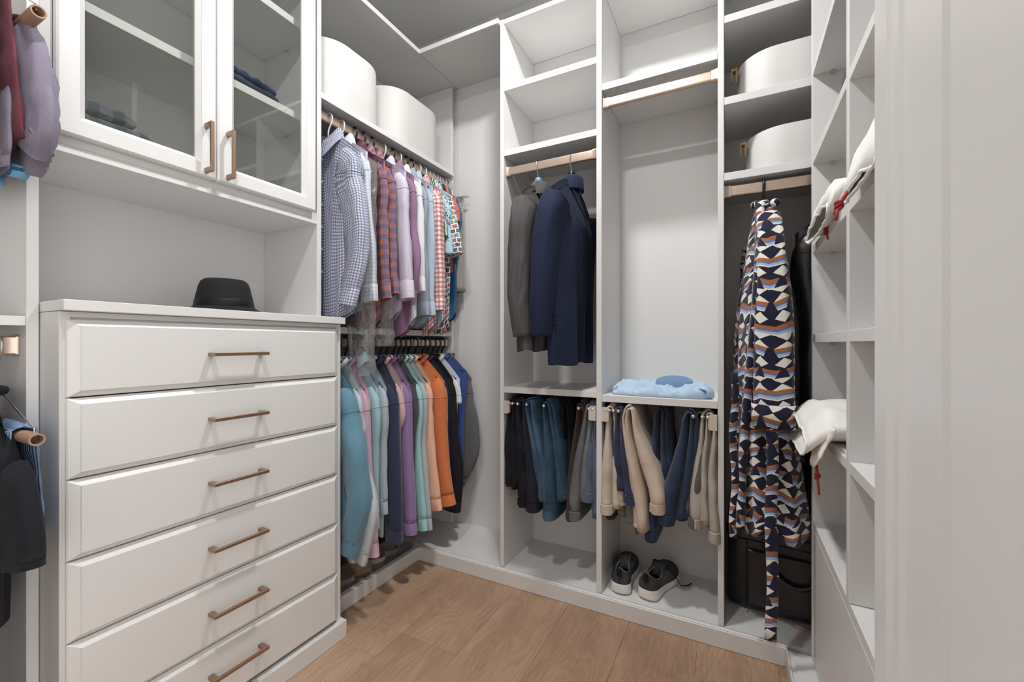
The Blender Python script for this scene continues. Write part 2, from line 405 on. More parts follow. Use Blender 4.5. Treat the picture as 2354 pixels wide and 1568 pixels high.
def plaid(name, base, stripes, warp=0):
    """stripes: (axis, period, width share, phase, colour, opacity), woven from the cloth's own UV in metres"""
    m, t, b = new_mat(name); uvv, u, v = t.uv(); col = lin(mute(base))
    for ax, per, wd, ph, c, op in stripes:
        q = u if ax == 'u' else v
        f = t.math('FRACT', t.math('ADD', t.math('DIVIDE', q, per), ph))
        k = t.math('MULTIPLY', t.math('LESS_THAN', f, wd), op)
        col = t.mix(k, col, lin(mute(c)))
    if isinstance(col, tuple): b.inputs['Base Color'].default_value = (*col, 1)
    else: t.l.new(col, b.inputs['Base Color'])
    b.inputs['Roughness'].default_value = .88; b.inputs['Specular IOR Level'].default_value = .25
    t.l.new(t.bump(t.noise(t.coord(), 500, 2), .15, .0006), b.inputs['Normal']); return m
def floral(name, base, cols, sc, thr=.5, lines=None):
    m, t, b = new_mat(name); uvv, u, v = t.uv()
    vo = t.node('ShaderNodeTexVoronoi'); vo.inputs['Scale'].default_value = sc; t.l.new(uvv, vo.inputs['Vector'])
    ran = t.node('ShaderNodeSeparateColor'); t.l.new(vo.outputs['Color'], ran.inputs[0])
    stops = [(i/len(cols), lin(c)) for i, c in enumerate(cols)]
    cc = t.ramp(ran.outputs[0], stops, 'CONSTANT')
    k = t.math('LESS_THAN', t.math('ADD', vo.outputs['Distance'], t.math('MULTIPLY', t.noise(uvv, sc*2.5, 2), .35)), thr)
    t.l.new(t.mix(k, lin(base), cc), b.inputs['Base Color']); b.inputs['Roughness'].default_value = .85; return m
def blocks(name):
    """camp shirt print: small framed blocks in red, navy, teal and grey on white"""
    m, t, b = new_mat(name); uvv, u, v = t.uv()
    w, h, g = .030, .024, .16
    iv = t.math('FLOOR', t.math('DIVIDE', v, h)); off = t.math('MULTIPLY', t.math('MODULO', iv, 2), .5)
    cu = t.math('ADD', t.math('DIVIDE', u, w), off); iu = t.math('FLOOR', cu)
    fu = t.math('FRACT', cu); fv = t.math('FRACT', t.math('DIVIDE', v, h))
    cmb = t.node('ShaderNodeCombineXYZ'); t.put(cmb.inputs[0], iu); t.put(cmb.inputs[1], iv)
    wn = t.node('ShaderNodeTexWhiteNoise', noise_dimensions='2D'); t.l.new(cmb.outputs[0], wn.inputs['Vector'])
    c = t.ramp(wn.outputs['Value'], [(0, lin((60, 75, 105))), (.25, lin((165, 80, 80))), (.45, lin((50, 62, 70))), (.65, lin((95, 125, 150))), (.82, lin((120, 125, 110)))], 'CONSTANT')
    tone = t.noise(uvv, 260, 2)
    c = t.mix(t.math('GREATER_THAN', tone, .60), c, lin((225, 225, 222)))
    k = t.math('MAXIMUM', t.math('LESS_THAN', fu, g), t.math('LESS_THAN', fv, g+.04))
    t.l.new(t.mix(k, c, lin((232, 232, 230))), b.inputs['Base Color']); b.inputs['Roughness'].default_value = .85; return m
def tweed(name, c1, c2):
    m, t, b = new_mat(name); uvv, u, v = t.uv()
    n = t.noise(t.scale(uvv, (700, 420, 1)), 1, 2); n2 = t.noise(t.scale(uvv, (320, 700, 1)), 1, 2)
    bro = t.noise(t.scale(uvv, (60, 8, 1)), 1, 2)
    f = t.math('ADD', t.math('MULTIPLY', n, .55), t.math('ADD', t.math('MULTIPLY', n2, .45), t.math('MULTIPLY', t.math('SUBTRACT', bro, .5), .25)))
    t.l.new(t.ramp(f, [(.36, lin(c1)), (.68, lin(c2))]), b.inputs['Base Color']); b.inputs['Roughness'].default_value = .9
    t.l.new(t.bump(n, .3, .0008), b.inputs['Normal']); return m
def denim(name, c, c2):
    m, t, b = new_mat(name); uvv, u, v = t.uv()
    n = t.noise(t.coord(), 9, 3); f = t.noise(t.scale(uvv, (700, 300, 1)), 1, 2)
    k = t.math('ADD', t.math('MULTIPLY', n, .75), t.math('MULTIPLY', f, .3))
    t.l.new(t.ramp(k, [(.34, lin(c)), (.72, lin(c2))]), b.inputs['Base Color']); b.inputs['Roughness'].default_value = .9
    b.inputs['Specular IOR Level'].default_value = .25
    t.l.new(t.bump(f, .25, .0007), b.inputs['Normal']); return m

def sm(a, b, x):
    x = max(0, min(1, (x-a)/(b-a))); return x*x*(3-2*x)
def nz(x, y, z): return noise.noise(Vector((x, y, z)))

def body_mesh(sw, L, th, seed, neck=-.095, drop=.075, fold=.012, hemcurve=.0, flare=-.02, ns=26, nt=26, frontneck=.05, hw=.30, bell=1.0):
    """front and back sheets of a hanging garment: x across the shoulders, y along the rod, front faces -y"""
    rnd = random.Random(seed); ph = [rnd.uniform(0, 6.28) for _ in range(6)]; rings = []
    for i in range(nt+1):
        t = i/nt; ring = []
        for side in (-1, 1):
            for j in range(ns):
                s = (-1+2*j/ns) if side < 0 else (1-2*j/ns)
                a = abs(s)
                w = sw*(1 - .06*sm(.02, .3, t)) + flare*t
                top = neck - drop*max(0, (a-hw)/(1-hw))**1.15
                if a < hw: top += -.0 if side > 0 else -frontneck*(1-(a/hw)**2)
                bot = -L + hemcurve*a**2.5 + .006*math.sin(5*s+ph[3])
                z = top+(bot-top)*t
                edge = max(0, 1-a**2.4)**.55
                d = (.006+th*sm(0, .28, t)*(1-.25*t))*edge
                wave = fold*sm(.05, 1, t)*(math.sin(4.2*s+ph[0])+.55*math.sin(9.5*s+ph[1]+1.5*t)+.25*math.sin(17*s+ph[2]))
                y = side*d + wave*(.35+.65*edge)*bell + .35*fold*nz(s*3+seed, t*4, side)
                ring.append((s*w*(1+.03*nz(seed, t*3, s)), y, z))
        rings.append(ring)
    return MB().loft(rings, True)
def sleeve_mesh(path, a, b, yaw=0, seed=1, wr=.006, n=18, steps=26, freq=16, cap=True, side=1, hang=None):
    """tapered sleeve: path (points), half width a and half thickness b as (top, mid, end)"""
    P = [Vector(p) for p in path]; K = len(P)-1; rings = []
    def at(t):
        f = min(t*K, K-1e-6); i = int(f); u = f-i
        p0 = P[max(i-1, 0)]; p1 = P[i]; p2 = P[i+1]; p3 = P[min(i+2, K)]
        return .5*((2*p1)+(p2-p0)*u+(2*p0-5*p1+4*p2-p3)*u*u+(3*p1-p0-3*p2+p3)*u**3)
    def tri(v, t): return v[0]+(v[1]-v[0])*min(1, t*2) if t < .5 else v[1]+(v[2]-v[1])*(t-.5)*2
    for i in range(steps+1):
        t = i/steps; p = at(t); d = (at(min(1, t+.02))-at(max(0, t-.02))).normalized()
        ex = Vector((math.cos(yaw), math.sin(yaw), 0)); ex = (ex-d*ex.dot(d)).normalized(); ey = d.cross(ex)
        A, B = tri(a, t), tri(b, t); ring = []
        for k in range(n):
            an = 2*PI*k/n; ca, sa = math.cos(an), math.sin(an)
            ux, uy = math.copysign(abs(ca)**.8, ca), math.copysign(abs(sa)**.8, sa)
            w = wr*sm(0, .12, t)*(1-.35*sm(.85, 1, t))
            dd = w*(1.1*nz(ca*2.3+seed, sa*2.3, t*2.2)+.7*nz(ca*1.5+seed, sa*1.6, t*freq*.5+ca*1.6)+.4*nz(ca*2.4, sa*3+seed, t*freq+sa*2))
            ring.append(p+ex*(ux*(A+dd))+ey*(uy*(B+dd*.8)))
        rings.append(ring)
    if cap:
        c = sum((Vector(q) for q in rings[-1]), Vector())/n
        rings.append([c+(Vector(q)-c)*.82 for q in rings[-1]]); up = Vector((0, 0, .02))
        rings.append([c+(Vector(q)-c)*.7+up for q in rings[-3]]) if False else rings.append([c+(Vector(q)-c)*.7+up for q in rings[-2]])
    return MB().loft(rings, True, True, cap), rings
def cuff_mesh(end, prev, ln, grow=1.06, round_=True):
    """a cuff that continues the last sleeve ring"""
    n = len(end); c = sum((Vector(q) for q in end), Vector())/n; cp = sum((Vector(q) for q in prev), Vector())/n
    d = (c-cp).normalized(); R = [Vector(q) for q in end]
    rings = [[c+(q-c)*(grow-.04)-d*.012 for q in R], [c+(q-c)*grow-d*.010 for q in R], [c+(q-c)*grow*.99+d*(ln-.010) for q in R], [c+(q-c)*grow*.93+d*(ln-.009) for q in R], [c+(q-c)*.72+d*(ln-.035) for q in R]]
    return MB().loft(rings, True, False, True)
def collar_shirt(neck, rx=.060, ry=.034, h=.030, fall=.046, pts=.045, fl=1.30):
    n = 28; R = {k: [] for k in range(5)}
    for j in range(n+1):
        an = -PI/2 + .16 + (2*PI-.32)*j/n            # opens at the front (-y)
        ca, sa = math.cos(an), math.sin(an)
        fr = max(0, -sa)**3                          # 1 at the front
        base = neck-.055*max(0, -sa)**1.5
        R[0].append((rx*ca, ry*sa, base-.006)); R[1].append((rx*.93*ca, ry*.93*sa, base+h*.9)); R[2].append((rx*1.02*ca, ry*1.02*sa, base+h))
        R[3].append((rx*1.16*ca, ry*1.16*sa, base+h*.55)); R[4].append((rx*(fl+.1*fr)*ca, ry*fl*sa-.012*fr, base+h-fall-pts*fr*.75))
    return MB().loft([R[k] for k in range(5)], False)
def collar_crew(neck, rx=.075, ry=.03, dip=.05, r=.009):
    pts = []
    for j in range(29):
        an = 2*PI*j/28; pts.append((rx*math.cos(an), ry*math.sin(an), neck-dip*max(0, -math.sin(an))**1.2+.002))
    return MB().tube(pts, r, 8, False)

def hook(kind, tube=.0042):
    """hook from the rod centre down to the neck of the hanger"""
    r = .0192+tube
    arc = [(-r*math.cos(a), 0, r*math.sin(a)) for a in [(-25+i*205/12)*PI/180 for i in range(13)]]
    return arc+[(r*.92, 0, -.014), (.006, 0, -.034), (0, 0, -.05), (0, 0, -.068)]
def hanger(loc, rz, label, kind='black', span=.185, bar=True, group=None, neck=-.095, tilt=0, drop=.075):
    mats = {'black': BLACKP, 'white': WHITEP, 'wire': CHROME, 'clear': CLEARP}
    t = thing('hanger', label, 'hanger', loc, rz, group)
    r = {'black': .0042, 'white': .0028, 'wire': .0015, 'clear': .003}[kind]
    mk = CHROME if kind in ('wire',) else mats[kind]
    MB().tube(hook(kind, r), r, 8).build('hook', mk, t, True)
    a = MB(); z0 = neck-.006; k = (drop-.004)/.060
    a.tube([(-span, 0, z0-.060*k), (-span*.55, 0, z0-.026*k), (-.02, 0, z0-.002), (0, 0, z0+.004), (.02, 0, z0-.002), (span*.55, 0, z0-.026*k), (span, 0, z0-.060*k)], r*1.25, 8)
    if bar: a.tube([(-span, 0, z0-.060*k), (-span+.012, 0, z0-.060*k-.016), (span-.012, 0, z0-.060*k-.016), (span, 0, z0-.060*k)], r, 8)
    a.build('shoulder_bar', mats[kind], t, True); return t

def settle(mb, zlim, seed, xlim=.045):
    """tails that reach the fixed shelf lie on it; only what is in front of its edge hangs past"""
    mb.v = [(x, y, z if x > xlim else max(z, zlim+.004+.006*abs(nz(x*30, y*30, seed)))) for x, y, z in mb.v]
def garment(name, label, cat, loc, rz, m, seed, sw=.178, L=.74, th=.018, kind='crew', sl=.60, aw=(.062, .056, .044), bw=(.022, .020, .016),
            out=(0, .028, .055, .05), ydir=(0, 0, 0, 0), yaw=0, cuff=.055, cm=None, wr=.006, fold=.009, group=None, hk='black', hlabel=None, hgroup=None,
            neck=-.095, drop=.075, far=True, rest=None, short=False, hemcurve=0, buttons=False, vest=False, inner=None, flare=-.02):
    """one hanging top with its hanger (the hanger is a thing of its own)"""
    t = thing(name, label, cat, loc, rz, group); cm = cm or m
    bd = body_mesh(sw, L, th, seed, neck, drop, fold, hemcurve, flare)
    if rest is not None: settle(bd, rest, seed)
    bd.build('body', m, t, True)
    if not vest:
        for sd in ((1, -1) if far else (1,)):
            zs = neck-drop+.006
            pth = [(sd*(sw-.080), 0, zs-.040), (sd*(sw-.058+out[0]*.4), ydir[0]*.6, zs-.066), (sd*(sw-.8*aw[0]+out[0]), ydir[0], zs-.13), (sd*(sw-aw[1]+out[1]), ydir[1], zs-sl*.45), (sd*(sw-aw[1]*.95+out[2]), ydir[2], zs-sl*.74), (sd*(sw-aw[2]+out[3]), ydir[3], zs-sl)]
            mb, rings = sleeve_mesh(pth, aw, bw, yaw*sd, seed+sd, wr)
            seam = [Vector(q) for q in rings[7]]; mb.tube([q+(q-sum(seam, Vector())/len(seam)).normalized()*.0006 for q in seam+seam[:1]], .0013, 5, False)
            mb.build('sleeve', m, t, True)
            if cuff: cuff_mesh(rings[-3], rings[-5], cuff, 1.05 if kind == 'shirt' else 1.0).build('cuff', cm, t, 50)
    if kind == 'shirt': collar_shirt(neck).build('collar', cm, t, True)
    elif kind == 'polo': collar_shirt(neck, .066, .036, .03, .04, .03).build('collar', cm, t, True)
    elif kind == 'crew': collar_crew(neck).build('neckband', cm, t, True)
    if buttons:
        for i in range(6):
            z = neck-.09-i*.085
            MB().tube([(0, -th-.012, z), (0, -th-.0145, z)], .0055, 10).build('button', WHITEP, t, 30)
    if hk: hanger(loc, rz, hlabel or (hk+' hanger carrying the '+label), hk, sw-.024, True, hgroup, neck, drop=drop)
    return t

# ---- upper rod: shirts, front to back
UZ, UX = 1.893, -.05
UG, UH = 'shirts on the upper rod', 'hangers on the upper rod'
M_bluecheck = plaid('blue_check_cotton', (206, 213, 228), [('u', .0105, .5, 0, (96, 100, 134), .66), ('v', .0105, .5, 0, (96, 100, 134), .66), ('u', .0315, .12, .3, (120, 88, 100), .5)])
M_greycheck = plaid('pale_grey_check_cotton', (203, 209, 216), [('u', .014, .3, 0, (158, 168, 184), .5), ('v', .014, .3, 0, (158, 168, 184), .5)])
M_flannel = plaid('orange_blue_flannel', (206, 112, 86), [('u', .034, .5, 0, (78, 96, 134), .66), ('v', .040, .48, .1, (78, 96, 134), .66)])
M_wine = plaid('wine_plaid', (122, 62, 72), [('u', .036, .45, 0, (66, 50, 66), .6), ('v', .036, .45, 0, (66, 50, 66), .6)])
M_lav = plaid('lavender_stripe', (206, 198, 216), [('u', .0052, .42, 0, (164, 152, 180), .55)])
M_lav2 = plaid('lavender_stripe_cuff', (212, 204, 220), [('v', .0052, .42, 0, (164, 152, 180), .55)])
M_plum = cloth('plum_cotton', (146, 108, 140))
M_white = cloth('white_cotton', (218, 220, 226))
M_slate = cloth('grey_blue_cotton', (150, 160, 174))
M_pale = cloth('pale_blue_cotton', (172, 190, 208))
M_ging = plaid('red_gingham', (236, 232, 232), [('u', .022, .5, 0, (196, 62, 68), .60), ('v', .022, .5, 0, (196, 62, 68), .60)])
M_green = plaid('green_white_stripe', (72, 98, 72), [('u', .018, .3, 0, (225, 228, 222), .9)])
M_leaf = floral('blue_floral_cotton', (172, 200, 214), [(92, 140, 170), (40, 60, 92), (210, 218, 220)], 70, .52)
M_blocks = blocks('block_print_cotton')
M_black = cloth('black_cotton', (36, 36, 42)); M_navy = cloth('navy_cotton', (44, 50, 74)); M_coral = cloth('coral_cotton', (216, 104, 84)); M_royal = cloth('royal_blue_cotton', (48, 104, 156))
M_stone = cloth('stone_twill', (176, 168, 158))
LONG = dict(kind='shirt', cuff=.062, rz=-.2, L=.80, hemcurve=.06, sw=.162, neck=-.072, drop=.068, aw=(.060, .056, .044), bw=(.019, .018, .016), wr=.007, group=UG, hgroup=UH, th=.016, rest=1.097-1.893)
def up(y, **k):
    d = dict(LONG); d.update(k); lab = d.pop('label'); m = d.pop('m'); nm = d.pop('nm', 'shirt'); x = d.pop('x', UX); rz = d.pop('rz', 0)
    hk = d.get('hk', 'black'); d['hlabel'] = {'black': 'black plastic', 'white': 'white plastic', 'wire': 'thin wire', 'clear': 'clear plastic'}.get(hk, '')+' hanger holding the '+d.pop('hl', lab)
    return garment(nm, lab, 'shirt', (x, y, UZ), rz, m, **d)
up(-.475, rz=0, label='blue and white checked shirt with long sleeves, first on the upper rod', hl='blue checked shirt', m=M_bluecheck, seed=11, hk='white', sw=.172, out=(.0, .055, .075, .035), bw=(.034, .036, .024), aw=(.070, .076, .050), fold=.014, wr=.013, L=.79, neck=-.075, drop=.085, sl=.52, buttons=True, ydir=(0, -.01, -.02, -.035), yaw=-.3)
up(-.415, rz=-.1, label='pale grey checked shirt just behind the blue checked one', hl='pale grey checked shirt', m=M_greycheck, seed=12, hk='white', out=(0, .025, .045, .045), sl=.52, L=.76)
up(-.350, label='dark wine plaid shirt under the plastic garment bag', hl='wine plaid shirt', m=M_wine, seed=13, L=.83, out=(0, -.04, -.04, -.04), sl=.42)
up(-.304, label='orange and slate-blue plaid flannel shirt, front one of the two', hl='front flannel shirt', m=M_flannel, seed=14, out=(0, .010, .02, .025), sl=.503, L=.82)
up(-.256, label='orange and slate-blue plaid flannel shirt pressed behind its twin', hl='rear flannel shirt', m=M_flannel, seed=15, out=(0, .005, .015, .02), sl=.48)
up(-.185, label='lavender striped dress shirt with a wide pale cuff', hl='lavender striped shirt', m=M_lav, cm=M_lav2, seed=16, hk='white', sw=.165, out=(0, .015, .03, .035), sl=.478, cuff=.075, L=.78, bw=(.028, .028, .022))
up(-.130, label='plum long-sleeved shirt right of the lavender striped one', hl='plum shirt', m=M_plum, seed=17, out=(0, .010, .04, .005), sl=.50, L=.84)
up(-.085, label='white long-sleeved shirt right behind the plum one', hl='white shirt', m=M_white, seed=18, hk='white', out=(0, .015, .02, .02), sl=.45)
up(-.042, label='grey-blue long-sleeved shirt between the white and pale blue ones', hl='grey-blue shirt', m=M_slate, seed=19, out=(-.01, -.01, .005, .005), sl=.55, L=.78)
up(-.002, label='pale blue long-sleeved shirt left of the red gingham', hl='pale blue shirt', m=M_pale, seed=20, out=(-.005, .01, .01, .01), sl=.55)
up(.055, label='red and white gingham shirt in a clear cover', hl='red gingham shirt', m=M_ging, seed=21, hk='white', sw=.165, out=(0, .015, .025, .02), sl=.52, L=.83, wr=.009, bw=(.028, .028, .022))
SH = dict(LONG, cuff=0, sl=.30, aw=(.062, .066, .066), bw=(.026, .024, .022), out=(0, .01, .02, .03))
def upS(y, **k): return up(y, **dict(SH, **k))
upS(.098, label='green and white striped short-sleeved shirt beside the gingham', hl='green striped shirt', m=M_green, seed=22, hk='white', sw=.140, L=.62, sl=.22)
upS(.130, label='pale blue floral short-sleeved shirt behind the green stripes', hl='blue floral shirt', m=M_leaf, seed=23, hk='clear', sw=.150, L=.80)
upS(.158, label='short-sleeved camp shirt printed with red, navy and teal blocks', hl='block-print camp shirt', m=M_blocks, seed=24, hk='clear', sw=.160, L=.83, sl=.30, out=(0, .03, .05, .065))
upS(.190, label='navy short-sleeved shirt half hidden behind the block print', hl='navy short-sleeved shirt', m=M_navy, seed=25, hk='clear', sw=.135, L=.62, sl=.24, drop=.06)
upS(.213, label='coral top near the end of the upper rod', hl='coral top', m=M_coral, seed=26, hk='clear', sw=.140, L=.56, out=(0, .0, .0, .0), sl=.25, drop=.05)
upS(.235, label='royal blue shirt, last of the tops on the upper rod', hl='royal blue shirt', m=M_royal, seed=27, hk='clear', sw=.140, L=.76, out=(0, .0, .0, .0), drop=.06)

# ---- lower rod: sweatshirts, front to back
LZ = 1.034; LG, LH = 'sweatshirts on the lower rod', 'hangers on the lower rod'
SWT = dict(kind='crew', rz=-.2, cuff=.06, L=.78, sw=.165, neck=-.065, aw=(.064, .058, .046), bw=(.020, .019, .016), wr=.004, fold=.008, group=LG, hgroup=LH, drop=.115, out=(0, .01, .03, .04), sl=.57)
def low(y, **k):
    d = dict(SWT); d.update(k); lab = d.pop('label'); c = d.pop('c'); nm = d.pop('nm', 'sweatshirt'); rz = d.pop('rz', 0)
    m = cloth(lab.split(',')[0].replace(' ', '_')[:40], c, heather=d.pop('heather', 0), sheen=.3)
    hk = d.get('hk', 'black'); d['hlabel'] = {'black': 'black plastic', 'wire': 'thin wire'}[hk]+' hanger holding the '+d.pop('hl', lab)
    return garment(nm, lab, 'top', (UX, y, LZ), rz, m, **d)
low(-.49, rz=-.05, label='dusty teal sweatshirt, first on the lower rod beside the dresser', hl='dusty teal sweatshirt', c=(92, 138, 162), seed=31, sw=.165, bw=(.036, .040, .028), aw=(.064, .070, .050), out=(.01, .07, .085, .03), wr=.014, sl=.54, L=.78, yaw=-.2)
low(-.430, label='pale grey sweatshirt right behind the dusty teal one', hl='pale grey sweatshirt', c=(190, 196, 204), seed=32, out=(.0, .04, .10, .045), sl=.585, L=.82, wr=.009)
low(-.395, label='mauve pink sweatshirt between the pale grey and aqua ones', hl='mauve pink sweatshirt', c=(178, 142, 162), seed=33, out=(-.005, .015, .04, .055), sl=.575, heather=.3)
low(-.345, label='pale aqua collared top right of the mauve pink sweatshirt', hl='pale aqua collared top', c=(150, 188, 198), seed=34, kind='polo', out=(-.0, .0, .0, .0), sl=.50)
low(-.300, label='pale blue-grey sweatshirt behind the pale aqua collared top', hl='blue-grey sweatshirt', c=(164, 180, 192), seed=35, out=(0, .0, .0, .0), sl=.46)
low(-.245, label='navy sweatshirt left of the purple one', hl='navy sweatshirt left of the purple one', c=(44, 52, 84), seed=36, out=(0, .015, .03, .03), sl=.59, L=.80, bw=(.03, .03, .024))
low(-.205, label='dusty pink sweatshirt mostly hidden behind the navy one', hl='dusty pink sweatshirt', c=(206, 166, 172), seed=37, out=(0, -.02, -.03, -.03), sl=.40)
low(-.165, label='purple sweatshirt with ribbed cuffs', hl='purple sweatshirt', c=(142, 112, 164), seed=38, out=(0, .015, .03, .035), sl=.587, bw=(.028, .028, .022))
low(-.122, label='charcoal sweatshirt between the purple and mint ones', hl='charcoal sweatshirt', c=(72, 72, 80), seed=39, out=(0, -.01, -.01, .0))
low(-.090, label='mint green sweatshirt, thin edge showing', hl='mint green sweatshirt', c=(150, 202, 202), seed=40, out=(0, .0, .02, .035), sl=.60)
low(-.055, label='heather grey sweatshirt left of the peach one', hl='heather grey sweatshirt', c=(158, 162, 168), seed=41, heather=.35, out=(0, .0, .02, .035), sl=.61)
low(-.020, label='peach sweatshirt left of the orange one', hl='peach sweatshirt', c=(234, 176, 146), seed=42, out=(0, .02, .045, .065), sl=.53)
low(.026, rz=.02, label='bright orange sweatshirt with its neckline facing the room', hl='bright orange sweatshirt', c=(216, 116, 62), seed=43, sw=.178, bw=(.034, .032, .024), aw=(.070, .066, .050), out=(.0, .015, .03, .05), sl=.54, th=.03)
low(.085, rz=-.1, label='dark navy sweatshirt right behind the orange one', hl='dark navy sweatshirt', c=(44, 44, 70), seed=44, sw=.17, out=(0, .01, .02, .03))
low(.120, rz=-.08, label='black sweatshirt with a long hanging sleeve', hl='black sweatshirt', c=(28, 28, 34), seed=45, sw=.175, out=(0, .03, .06, .045), sl=.59, aw=(.066, .066, .052), bw=(.03, .03, .024))
low(.165, rz=-.05, label='light heather grey sleeveless top near the rod end', hl='light heather sleeveless top', nm='sleeveless_top', c=(196, 200, 208), seed=46, sw=.18, heather=.4, out=(.0, .0, -.02, -.02), sl=.20, cuff=0)
low(.205, rz=0, label='royal blue sleeveless vest second from the rod end', hl='royal blue vest', nm='vest', c=(52, 78, 152), seed=47, vest=True, sw=.19, drop=.08)
low(.245, rz=0, label='charcoal grey sweatshirt, last on the lower rod', hl='last charcoal grey sweatshirt', c=(98, 97, 102), seed=48, sw=.19, out=(.0, .045, .05, -.02), sl=.507, L=.60)

# ================================================================ jackets in the second bay
def jacket(label, cat_label, x, m, seed, sw, L, sl, path, hk, tilt, stub):
    t = thing('suit_jacket', label, 'jacket', (x, .05, 1.782), -PI/2+tilt, 'suit jackets')
    body_mesh(sw, L, .052, seed, -.092, .085, .014, .0, .0, 34, 34, .09, .20).build('body', m, t, True)
    for sd in (1, -1):
        zs = -.097-.080
        pth = [(sd*(sw-.055), .0, zs-.035), (sd*(sw-.030), path[0][1], zs-.10), (sd*(sw-.045+path[1][0]), path[1][1], zs-sl*.4), (sd*(sw-.045+path[2][0]), path[2][1], zs-sl*.72), (sd*(sw-.050+path[3][0]), path[3][1], zs-sl)]
        mb, rings = sleeve_mesh(pth, (.066, .060, .048), (.050, .046, .038), 0, seed+sd, .007, 22, 30, 9)
        s = mb.build('sleeve', m, t, True)
        c = sum((Vector(q) for q in rings[-3]), Vector())/len(rings[-3])
        for i in range(4):
            p = c+Vector((sd*-.012+.002*i, .0445+.001*i, .028+i*.0165))
            MB().tube([p, p+Vector((0, .004, 0))], .0068, 10).build('sleeve_button', BLACKP, s, 30)
    collar_shirt(-.094, .047, .040, .016, .056, .0, 1.22).build('collar', m, t, True)
    for sd in (-1, 1):                                  # lapels fold back on the front
        MB().add([(sd*.050, -.016, -.112), (sd*.03, -.034, -.15), (sd*.012, -.072, -.42), (sd*.082, -.056, -.25), (sd*.095, -.044, -.20)], [(0, 1, 2, 3, 4)]).build('lapel', m, t, False, thick=.004)
    v = MB().loft([[(-.012, .053-.004*k, -L+.20-.20*k), (.004, .056-.004*k, -L+.20-.20*k)] for k in (0, .5, 1)], False).build('vent_flap', m, t, thick=.003)
    h = thing('hanger', hk, 'hanger', (x, .05, 1.782), -PI/2+tilt, 'jacket hangers')
    MB().tube(hook('wire')[:-1]+[(0, 0, -.06)], .0018, 8).build('hook', CHROME, h, True)
    MB().tube([(0, 0, -.050), (0, 0, -.056), (0, 0, -.085)], [.010, .0145, .0155], 14).build('neck_block', stub, h, True)
    MB().tube([(-sw+.05, 0, -.175), (-.08, 0, -.135), (0, 0, -.105), (.08, 0, -.135), (sw-.05, 0, -.175)], [.008, .010, .012, .010, .008], 10).build('shoulder_bar', BLACKP, h, True)
    return t
TW = tweed('charcoal_tweed', (40, 38, 40), (108, 105, 106)); SUIT = cloth('navy_suiting', (27, 37, 66), .85, 900, .12, 0, .02)
BLUEP = plain('blue_plastic', (96, 150, 196), .4)
jacket('charcoal tweed suit jacket on a blue-necked hanger', '', .600, TW, 61, .192, .78, .545, [(0, 0), (.015, -.01), (.015, -.015), (.008, -.005)], 'wire hanger with a blue neck holding the tweed jacket', .06, BLUEP)
jacket('navy blue suit jacket right of the charcoal tweed one', '', .748, SUIT, 62, .205, .83, .545, [(0, -.01), (.03, -.02), (.045, -.030), (.040, -.035)], 'wire hanger with a black neck holding the navy jacket', -.05, BLACKP)

# ================================================================ trouser racks
def rack(x0, x1, xs, label):
    t = unit('trouser_rack', label, 'trouser rack', ((x0+x1)/2, .15, .76), 'pull-out trouser racks')
    for x, s in ((x0, 1), (x1, -1)):
        pts = []
        for a in range(0, 91, 15): pts.append((x+s*(.020+.008*math.cos(math.radians(a))), .776+.008*math.sin(math.radians(a))))
        lo = [(p[0], 1.514-p[1]) for p in pts[::-1]]
        poly = [(x, .730), (x, .784)]+pts[::-1]+lo[::-1]
        MB().prism(poly, 'y', .012, .026).build('end_plate', PEARL_MATTE, t, 30)
        MB().box(x, x+s*.012, .026, .31, .745, .77, .001).build('side_rail', PEARL_MATTE, t)
    MB().box(x0+.012, x1-.012, .300, .312, .748, .768, .001).build('back_rail', PEARL_MATTE, t)
    for x in xs:
        o = MB().tube([(x, .022, .772), (x, .305, .772)], .0045, 10).build('cross_rod', PEARL, t, True)
        b = MB(); n = 12
        b.loft([[(x+.0078*math.sin(PI*i/8)*math.cos(2*PI*k/n), .018-.0078*math.cos(PI*i/8), .773+.0078*math.sin(PI*i/8)*math.sin(2*PI*k/n)) for k in range(n)] for i in range(9)])
        b.build('end_knob', PEARL, o, True)
PEARL_MATTE = plain('champagne_rack_plastic', (206, 192, 180), .45)
RX2 = [.478, .493, .518, .560, .639, .788, .830, .846]; RX3 = [.899, .911, .927, .946, .971, 1.209, 1.239, 1.256]
rack(.4515, .8585, RX2, 'champagne pull-out trouser rack under the jackets')
rack(.8825, 1.2855, RX3, 'champagne pull-out trouser rack under the folded blue shirt')
